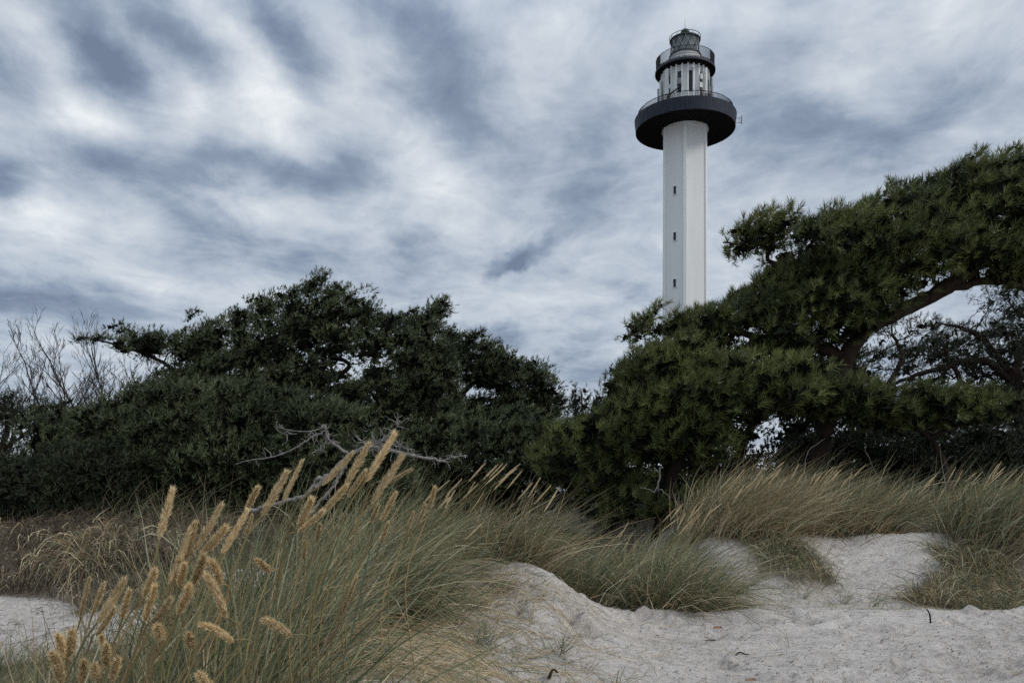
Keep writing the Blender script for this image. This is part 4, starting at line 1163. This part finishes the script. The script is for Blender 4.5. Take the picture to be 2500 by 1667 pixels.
for i, (tx, ty, bx, by, Y, cv) in enumerate(HEADS):
    tip = W(tx, ty, Y); base = W(bx, by, Y)
    L_ = np.linalg.norm(tip - base); want = .135 * rng.uniform(.9, 1.1)
    if L_ < want * .85:                                    # heads that point at the camera look short
        dy = math.sqrt(want ** 2 - L_ ** 2); tip = W(tx, ty, Y - dy * .5); base = W(bx, by, Y + dy * .5)
    fx = base[0] - rng.uniform(.02, .16); fy = base[1] + rng.uniform(-.08, .12)
    fat = .0125 if Y < 2.6 else .011
    if (tx, ty) in ((739, 1122), (1005, 1145), (219, 1408), (255, 1421), (616, 1256), (872, 1405)): fat *= .72
    spike_object(root, tip, base, fat * rng.uniform(.95, 1.3), rng, 820, (fx, fy, GH(fx, fy)), rng.uniform(.95, 1.3), cv, wisp=rng.uniform(.85, 1.4))

R2, rg, _ = clump("dense green marram on the slope right of the fat seed heads", (780, 985), (5.0, 6.7), 4900, (.58, 1.0), (.0042, .0070), (.28, .12), 6, 72, lean=0.26, spread=.5, droop=(.05, .55), bend=(.0, .4))
far_spikes(R2, rg, [(1068, 1190), (1110, 1196), (1102, 1210), (1060, 1232), (1180, 1275), (1010, 1265)], 5.6, .17, .010, 110)
R3, rg, _ = clump("tall marram crest above the centre sand mound with upright pale seed heads", (1010, 1270), (6.7, 7.6), 7000, (.60, 1.02), (.0045, .0072), (.36, .2), 5, 73, lean=0.3, spread=.40, droop=(.05, .4), tufts=26, bend=(.0, .42))
far_spikes(R3, rg, [(1186, 1129), (1216, 1133), (1228, 1131), (1238, 1132), (1232, 1140), (1270, 1132), (1262, 1143), (1276, 1147), (1250, 1150), (1320, 1165), (1300, 1178), (1160, 1175), (1168, 1180), (1182, 1200), (1128, 1168), (1105, 1190), (1098, 1172), (1345, 1185), (1365, 1190)], 6.6, .20, .0120, 120, 1.1)
R4, rg, _ = clump("dark green marram filling the hollow behind the centre sand mound", (1330, 1600), (7.3, 9.0), 5600, (.50, .92), (.005, .008), (.14, .14), 4, 74, lean=0.28, spread=.45, tufts=24, bend=(.0, .45))
far_spikes(R4, rg, [(1535, 1272), (1528, 1288), (1545, 1300), (1500, 1310), (1560, 1320), (1575, 1300), (1590, 1305), (1602, 1312)], 8.4, .22, .010, 60)
R5, rg, _ = clump("bushy marram clump spilling onto the trodden sand right of the hollow", (1580, 1665), (7.2, 7.6), 4600, (.65, 1.25), (.0048, .0075), (.34, .3), 5, 75, lean=0.08, spread=.62, droop=(.1, .8), tufts=10, bend=(.0, .42))
far_spikes(R5, rg, [(1650, 1240), (1668, 1228), (1700, 1235), (1720, 1225), (1740, 1240), (1762, 1228), (1695, 1262), (1660, 1262), (1675, 1250)], 7.9, .22, .011, 70, 1.15)
R6, rg, _ = clump("wind-combed golden marram at the left end of the right dune crest", (1690, 1880), (9.25, 10.4), 6400, (.66, 1.15), (.006, .0095), (.52, .22), 4, 76, lean=0.42, spread=.30, tufts=13, bend=(.05, .45))
far_spikes(R6, rg, [(1700 + i * 12 + rg.uniform(-6, 6), 1250 - i * 6.6 + rg.uniform(-8, 14)) for i in range(19)] + [(rg.uniform(1760, 1960), rg.uniform(1130, 1230)) for _ in range(34)], 9.6, .25, .0115, 80, 1.2)
R7, rg, _ = clump("marram on the middle of the right dune crest above the bare sand face", (1900, 2170), (9.6, 10.9), 6400, (.6, 1.05), (.006, .0095), (.40, .22), 4, 77, lean=0.36, spread=.35, tufts=11, bend=(.0, .45))
far_spikes(R7, rg, [(rg.uniform(1960, 2120), rg.uniform(1132, 1200)) for _ in range(24)] + [(2150, 1178), (2142, 1190), (2190, 1240), (1975, 1198), (1995, 1250), (1910, 1235), (1925, 1225), (1940, 1208), (1950, 1215)], 10.0, .25, .0115, 80, 1.2)
R8, rg, _ = clump("green marram with arching seed heads on the crest at the right edge", (2200, 2660), (8.9, 10.8), 7200, (.6, 1.1), (.006, .0095), (.34, .16), 4, 78, lean=0.34, spread=.42, tufts=15, bend=(.0, .5))
far_spikes(R8, rg, [(2288, 1157), (2280, 1170), (2333, 1140), (2350, 1147), (2385, 1152), (2400, 1150), (2395, 1165), (2445, 1125), (2438, 1132), (2456, 1138), (2450, 1150), (2420, 1160), (2370, 1175), (2220, 1195), (2485, 1145), (2500, 1150), (2430, 1200), (2475, 1205), (2310, 1185), (2260, 1205)], 9.8, .26, .0120, 80, 1.2)
clump("small drooping tuft hanging down the middle of the sand face", (1900, 1985), (8.35, 8.75), 1300, (.35, .62), (.0045, .007), (.22, .2), 5, 79, lean=-.1, spread=.5, bend=(-.1, .2), droop=(.6, 1.35), tufts=9, wind=(.3, -.7, 0))
clump("dry straw coloured stems standing above the drooping tuft", (1885, 1930), (8.7, 8.95), 260, (.5, .75), (.0034, .005), (.9, .05), 5, 80, lean=.02, spread=.45, tufts=4)
clump("untidy brown and green marram tuft slumping down the sand at the right edge", (2260, 2560), (7.9, 8.8), 4200, (.35, .85), (.0045, .0075), (.34, .40), 5, 81, lean=-.1, spread=.75, bend=(-.3, .3), droop=(.4, 1.2), wind=(.5, -.6, 0), tufts=18)
clump("sparse marram overhanging the foot of the untidy right tuft", (2330, 2470), (7.5, 7.9), 700, (.3, .6), (.0034, .005), (.30, .20), 6, 82, lean=.1, spread=.8, droop=(.3, 1.0), tufts=6)
clump("matted brown grass hanging over the left sand bank like thatch", (-160, 620), (7.6, 9.2), 7500, (.34, .66), (.0055, .009), (.02, 1.6), 4, 83, lean=.0, spread=.6, bend=(-.2, .35), droop=(.7, 1.6), wind=(.25, -1, 0), tufts=46, pale=.10, brown=BROWN * .55, group="brown withered grass on the left bank")
clump("dark brown dry grass between the fat seed heads and the blue green pine", (240, 930), (6.7, 8.2), 5200, (.3, .6), (.0055, .009), (.05, 1.5), 5, 89, lean=.15, spread=.7, droop=(.2, 1.1), tufts=60, brown=BROWN * .65, wind=(.7, -.5, 0), group="brown withered grass on the left bank")
clump("rounded tussock of tan grass drooping over the left sand bank", (170, 300), (7.75, 8.25), 1500, (.5, .85), (.005, .008), (.35, .7), 6, 90, lean=.0, spread=.8, bend=(-.2, .4), droop=(.7, 1.5), tufts=6, wind=(.3, -.8, 0), group="brown withered grass on the left bank", brown=BROWN * .9)
clump("dark roots and old stems hanging down the left sand edge", (-150, 420), (7.25, 7.7), 2600, (.2, .45), (.004, .007), (.02, 1.6), 5, 94, lean=-.2, spread=.5, bend=(-.2, .2), droop=(.9, 1.7), tufts=46, pale=.02, wind=(.3, -1, 0), group="brown withered grass on the left bank", brown=BROWN * .42)
clump("dull olive brown grass behind the thatch of the left bank", (-120, 700), (9.2, 10.6), 2400, (.25, .45), (.006, .010), (.02, 1.6), 4, 84, lean=.3, spread=.6, tufts=50, pale=.02, brown=BROWN * .55, group="brown withered grass on the left bank")
clump("low sparse grass in the bottom left corner before the white sand", (-60, 260), (3.4, 5.2), 1900, (.22, .48), (.0028, .0042), (.3, .25), 6, 85, lean=.25, spread=.55, tufts=26)
clump("short thin grass creeping down the front of the centre mound", (900, 1250), (5.3, 6.5), 900, (.15, .45), (.0024, .0036), (.45, .15), 5, 86, lean=.4, spread=.8, droop=(.2, .9), tufts=40)
clump("dark brushwood and withered grass under the pines right of centre", (1750, 2600), (11.0, 12.6), 3000, (.5, 1.0), (.006, .012), (.03, .8), 4, 87, lean=.2, spread=.8, pale=.01, cat="undergrowth", name="withered_undergrowth", group="brown undergrowth below the pines")
clump("dark brown undergrowth below the left pines", (250, 1350), (10.6, 12.6), 3000, (.4, .9), (.006, .012), (.03, .7), 4, 88, lean=.2, spread=.8, pale=.01, cat="undergrowth", name="withered_undergrowth", group="brown undergrowth below the pines")


def thatch_under_grass():
    """dead litter collects on the sand where blades stand thick"""
    me = bpy.data.objects["sand_ground"].data; n = len(me.vertices); co = np.empty(n * 3, np.float32); me.vertices.foreach_get("co", co); co = co.reshape(-1, 3)
    Q = np.concatenate(ROOTS); x0, x1, y0, y1, h = -9.0, 9.0, 2.0, 13.0, .05
    H, _, _ = np.histogram2d(Q[:, 0], Q[:, 1], bins=[int((x1 - x0) / h), int((y1 - y0) / h)], range=[[x0, x1], [y0, y1]])
    for _ in range(3):
        H = (H + np.roll(H, 1, 0) + np.roll(H, -1, 0) + np.roll(H, 1, 1) + np.roll(H, -1, 1)) / 5
    ix = ((co[:, 0] - x0) / h).astype(int); iy = ((co[:, 1] - y0) / h).astype(int)
    ok = (ix >= 0) & (ix < H.shape[0]) & (iy >= 0) & (iy < H.shape[1])
    v = np.zeros(n, np.float32); v[ok] = np.clip(H[ix[ok], iy[ok]] / 2.2, 0, .92)
    a = me.attributes.new("thatch", "FLOAT", "POINT"); a.data.foreach_set("value", v)


thatch_under_grass()


def litter(name, label, n, gen, Lr, wr, pal, seed, lift=.012, curl=.5, seg=4):
    rng = np.random.default_rng(seed); X, Y = gen(rng, n); L_ = rng.uniform(*Lr, n); a = rng.normal(.15, .9, n)
    t = np.linspace(0, 1, seg + 1)[None, :]
    cu = rng.normal(0, curl, n)[:, None]
    px = X[:, None] + L_[:, None] * (np.cos(a)[:, None] * t - np.sin(a)[:, None] * cu * t * t)
    py = Y[:, None] + L_[:, None] * (np.sin(a)[:, None] * t + np.cos(a)[:, None] * cu * t * t)
    pz = ground_h(px, py, True) + .004 + lift * rng.uniform(0, 2.2, n)[:, None] * np.sin(np.pi * t) 
    P = np.stack([px, py, pz], -1); T = np.gradient(P, axis=1); S = nrm(np.cross(T, np.array([0, -.5, 1.0]) + rng.normal(0, .4, (n, 1, 3))))
    w = rng.uniform(*wr, n)[:, None, None] * .5 * np.clip(1.05 - t[..., None] ** 2, .1, 1)
    V = np.concatenate([P - S * w, P + S * w], 1); k = seg + 1; j = np.arange(seg); f = np.stack([j, j + k, j + k + 1, j + 1], 1)
    Fs = (f[None] + (np.arange(n) * 2 * k)[:, None, None]).reshape(-1, 4)
    o = link(name, make_mesh(name, V.reshape(-1, 3), Fs, 4, M_GRASS, True, np.repeat(pick(pal, n, rng), 2 * k, axis=0)))
    tag(o, label, "litter", None, "stuff")


def g_px(pxr, Yr, p=1.0):
    def g(rng, n):
        Y = Yr[0] + (Yr[1] - Yr[0]) * rng.random(n) ** p; px = pxr[0] + (pxr[1] - pxr[0]) * rng.random(n); return (px - 1250) / F * Y, Y
    return g


def g_straw(rng, n):
    Y = rng.uniform(3.6, 6.3, n); px = 780 + np.abs(rng.normal(0, 270, n)); return (px - 1250) / F * Y, Y


litter("fallen_straw", "flattened straw and old blades strewn over the sand right of the big clump", 4600, g_straw, (.12, .5), (.0022, .0042), np.vstack([STRAW, STRAW, GREEN[:2] * 1.1]), 91, .02, .4, 5)
litter("straw_scraps", "thin straw scraps scattered on the trodden sand", 520, g_px((1050, 2550), (4.3, 7.6)), (.03, .18), (.0016, .003), np.vstack([STRAW, BROWN]), 92, .008)
litter("dark_bits", "short dark twig bits and flecks standing in for pit shadows on the sand", 2400, g_px((1000, 2600), (4.3, 9.0)), (.008, .032), (.003, .006), BROWN * .5, 93, .003)  # twig bits, plus dark flecks that stand in for shadows of small pits
litter("dark_scraps", "dark scraps and roots lying on the white left bank", 900, g_px((-150, 420), (5.6, 8.3), .7), (.02, .12), (.003, .007), BROWN * .45, 94, .006)
litter("straw_drift", "straw drift at the foot of the right dune face", 420, g_px((1780, 2400), (7.5, 8.3)), (.06, .3), (.002, .0035), np.vstack([STRAW, GREEN]), 95, .014)


def sprig(label, px, py, Y, n, L_, seed, pal=GREEN, wdt=(.0025, .004), spread=.9):
    rng = np.random.default_rng(seed); x = (px - 1250) / F * Y; z = GH(x, Y)
    P0 = np.tile([x, Y, z], (n, 1)) + rng.normal(0, .02, (n, 3)) * np.array([1, 1, 0])
    D0 = nrm(np.array([.2, 0, .8]) + rng.normal(0, spread * .5, (n, 3)) * np.array([1, 1, .25]))
    V, Fs, C = blades(P0, D0, rng.uniform(L_ * .6, L_, n), rng.uniform(*wdt, n), rng.uniform(0, .5, n), rng.uniform(.1, .7, n), 6, pick(pal, n, rng), rng)
    o = link("grass_sprig", make_mesh("grass_sprig", V, Fs, 4, M_GRASS, True, C)); tag(o, label, "grass sprig", "thin sprigs growing from the bare sand")


sprig("green sprig fanning over the sand at bottom centre", 1370, 1560, 5.0, 26, .34, 101)
sprig("green sprig left of the bottom centre fan, bent to the right", 1180, 1570, 4.9, 22, .34, 102)
sprig("low spread of green blades nearest the bottom centre edge", 1500, 1640, 4.55, 16, .32, 103)
sprig("dry orange brown stub of stems beside the bottom centre fan", 1425, 1600, 4.8, 12, .2, 104, STRAW * .9)
sprig("single stout green blade poking up from the sand at the bottom", 1712, 1660, 4.3, 2, .30, 105, GREEN * .7, (.006, .008), .3)
sprig("thin lone stem standing on the sand below the bushy clump", 1588, 1580, 5.6, 3, .26, 106, BROWN, spread=.3)
sprig("wispy green stems in front of the drooping tuft", 2060, 1440, 7.9, 24, .34, 107)
sprig("wispy green stems right of the drooping tuft", 2130, 1450, 7.8, 20, .32, 108)
sprig("scattered stems at the foot of the bare sand face", 1960, 1440, 7.9, 14, .26, 109)
sprig("pair of thin dark stems on the bare sand face", 2140, 1400, 8.4, 5, .28, 110, BROWN * .6)
sprig("thin stems on the sand slope of the centre mound", 1330, 1440, 6.1, 9, .22, 111)
sprig("few dark blades on the mound's white flank", 1245, 1450, 5.9, 8, .26, 112)
sprig("yellow straw bunch at the lower right picture edge", 2490, 1625, 4.9, 30, .22, 113, STRAW, spread=1.3)


def small_stick(label, pts, Y, rad):
    t = TB(); P = []
    for px, py, up in pts:
        x = (px - 1250) / F * Y; P.append([x, Y, float(ground_h(x, Y, True)) + up])
    t.tube(smooth_path(P, 3), [rad, rad * .6], 5); o = t.build("stick", M_TWIG); tag(o, label, "stick", "sticks lying in the sand")


small_stick("short dark stick standing up on the lip of the right sand", [(2272, 0, -.02), (2270, 0, .07), (2262, 0, .12)], 6.6, .008)
small_stick("dark twisted twig lying at bottom centre", [(1120, 0, .012), (1150, 0, .02), (1175, 0, .03), (1190, 0, .015)], 4.9, .007)
small_stick("stub of root near the bottom centre edge", [(1340, 0, 0), (1350, 0, .04), (1362, 0, .02)], 4.45, .009)
small_stick("small curved root half buried on the right sand", [(1795, 0, 0), (1806, 0, .025), (1820, 0, .012), (1828, 0, .018)], 5.5, .006)


def dry_leaf(label, px, Y, s, col, seed, n=1):
    rng = np.random.default_rng(seed); x = (px - 1250) / F * Y; z = float(ground_h(x, Y, True))
    V, Fs = [], []
    u = np.linspace(-1, 1, 7)
    for i in u:
        w_ = (1 - i * i) * .55 + .02
        for j in (-1, 0, 1):
            V.append([x + s * i, Y + s * w_ * j + .2 * s * math.sin(3 * i), z + .02 + s * (.5 * j * j * w_ + .25 * i * i + .35 * (j + 1) * .5)])
    for a in range(6):
        for b in range(2): q = a * 3 + b; Fs.append([q, q + 1, q + 4, q + 3])
    C = np.tile(np.array(col), (len(V), 1)); o = link("dry_leaf", make_mesh("dry_leaf", np.array(V), np.array(Fs), 4, M_GRASS, True, C)); tag(o, label, "leaf", "dead leaves on the sand")


dry_leaf("curled reddish brown leaf standing on the right sand below the bushy clump", 1752, 6.3, .035, (.22, .12, .07), 1)
dry_leaf("dark crumpled leaf left of the reddish brown one", 1735, 6.15, .04, (.07, .06, .055), 2)
dry_leaf("brown leaf flat near the bottom of the right sand", 1832, 4.6, .03, (.24, .15, .09), 3)
print("tris", sum(len(o.data.polygons) * (2 if o.data.polygons and o.data.polygons[0].loop_total == 4 else 1) for o in SC.objects if o.type == "MESH"))
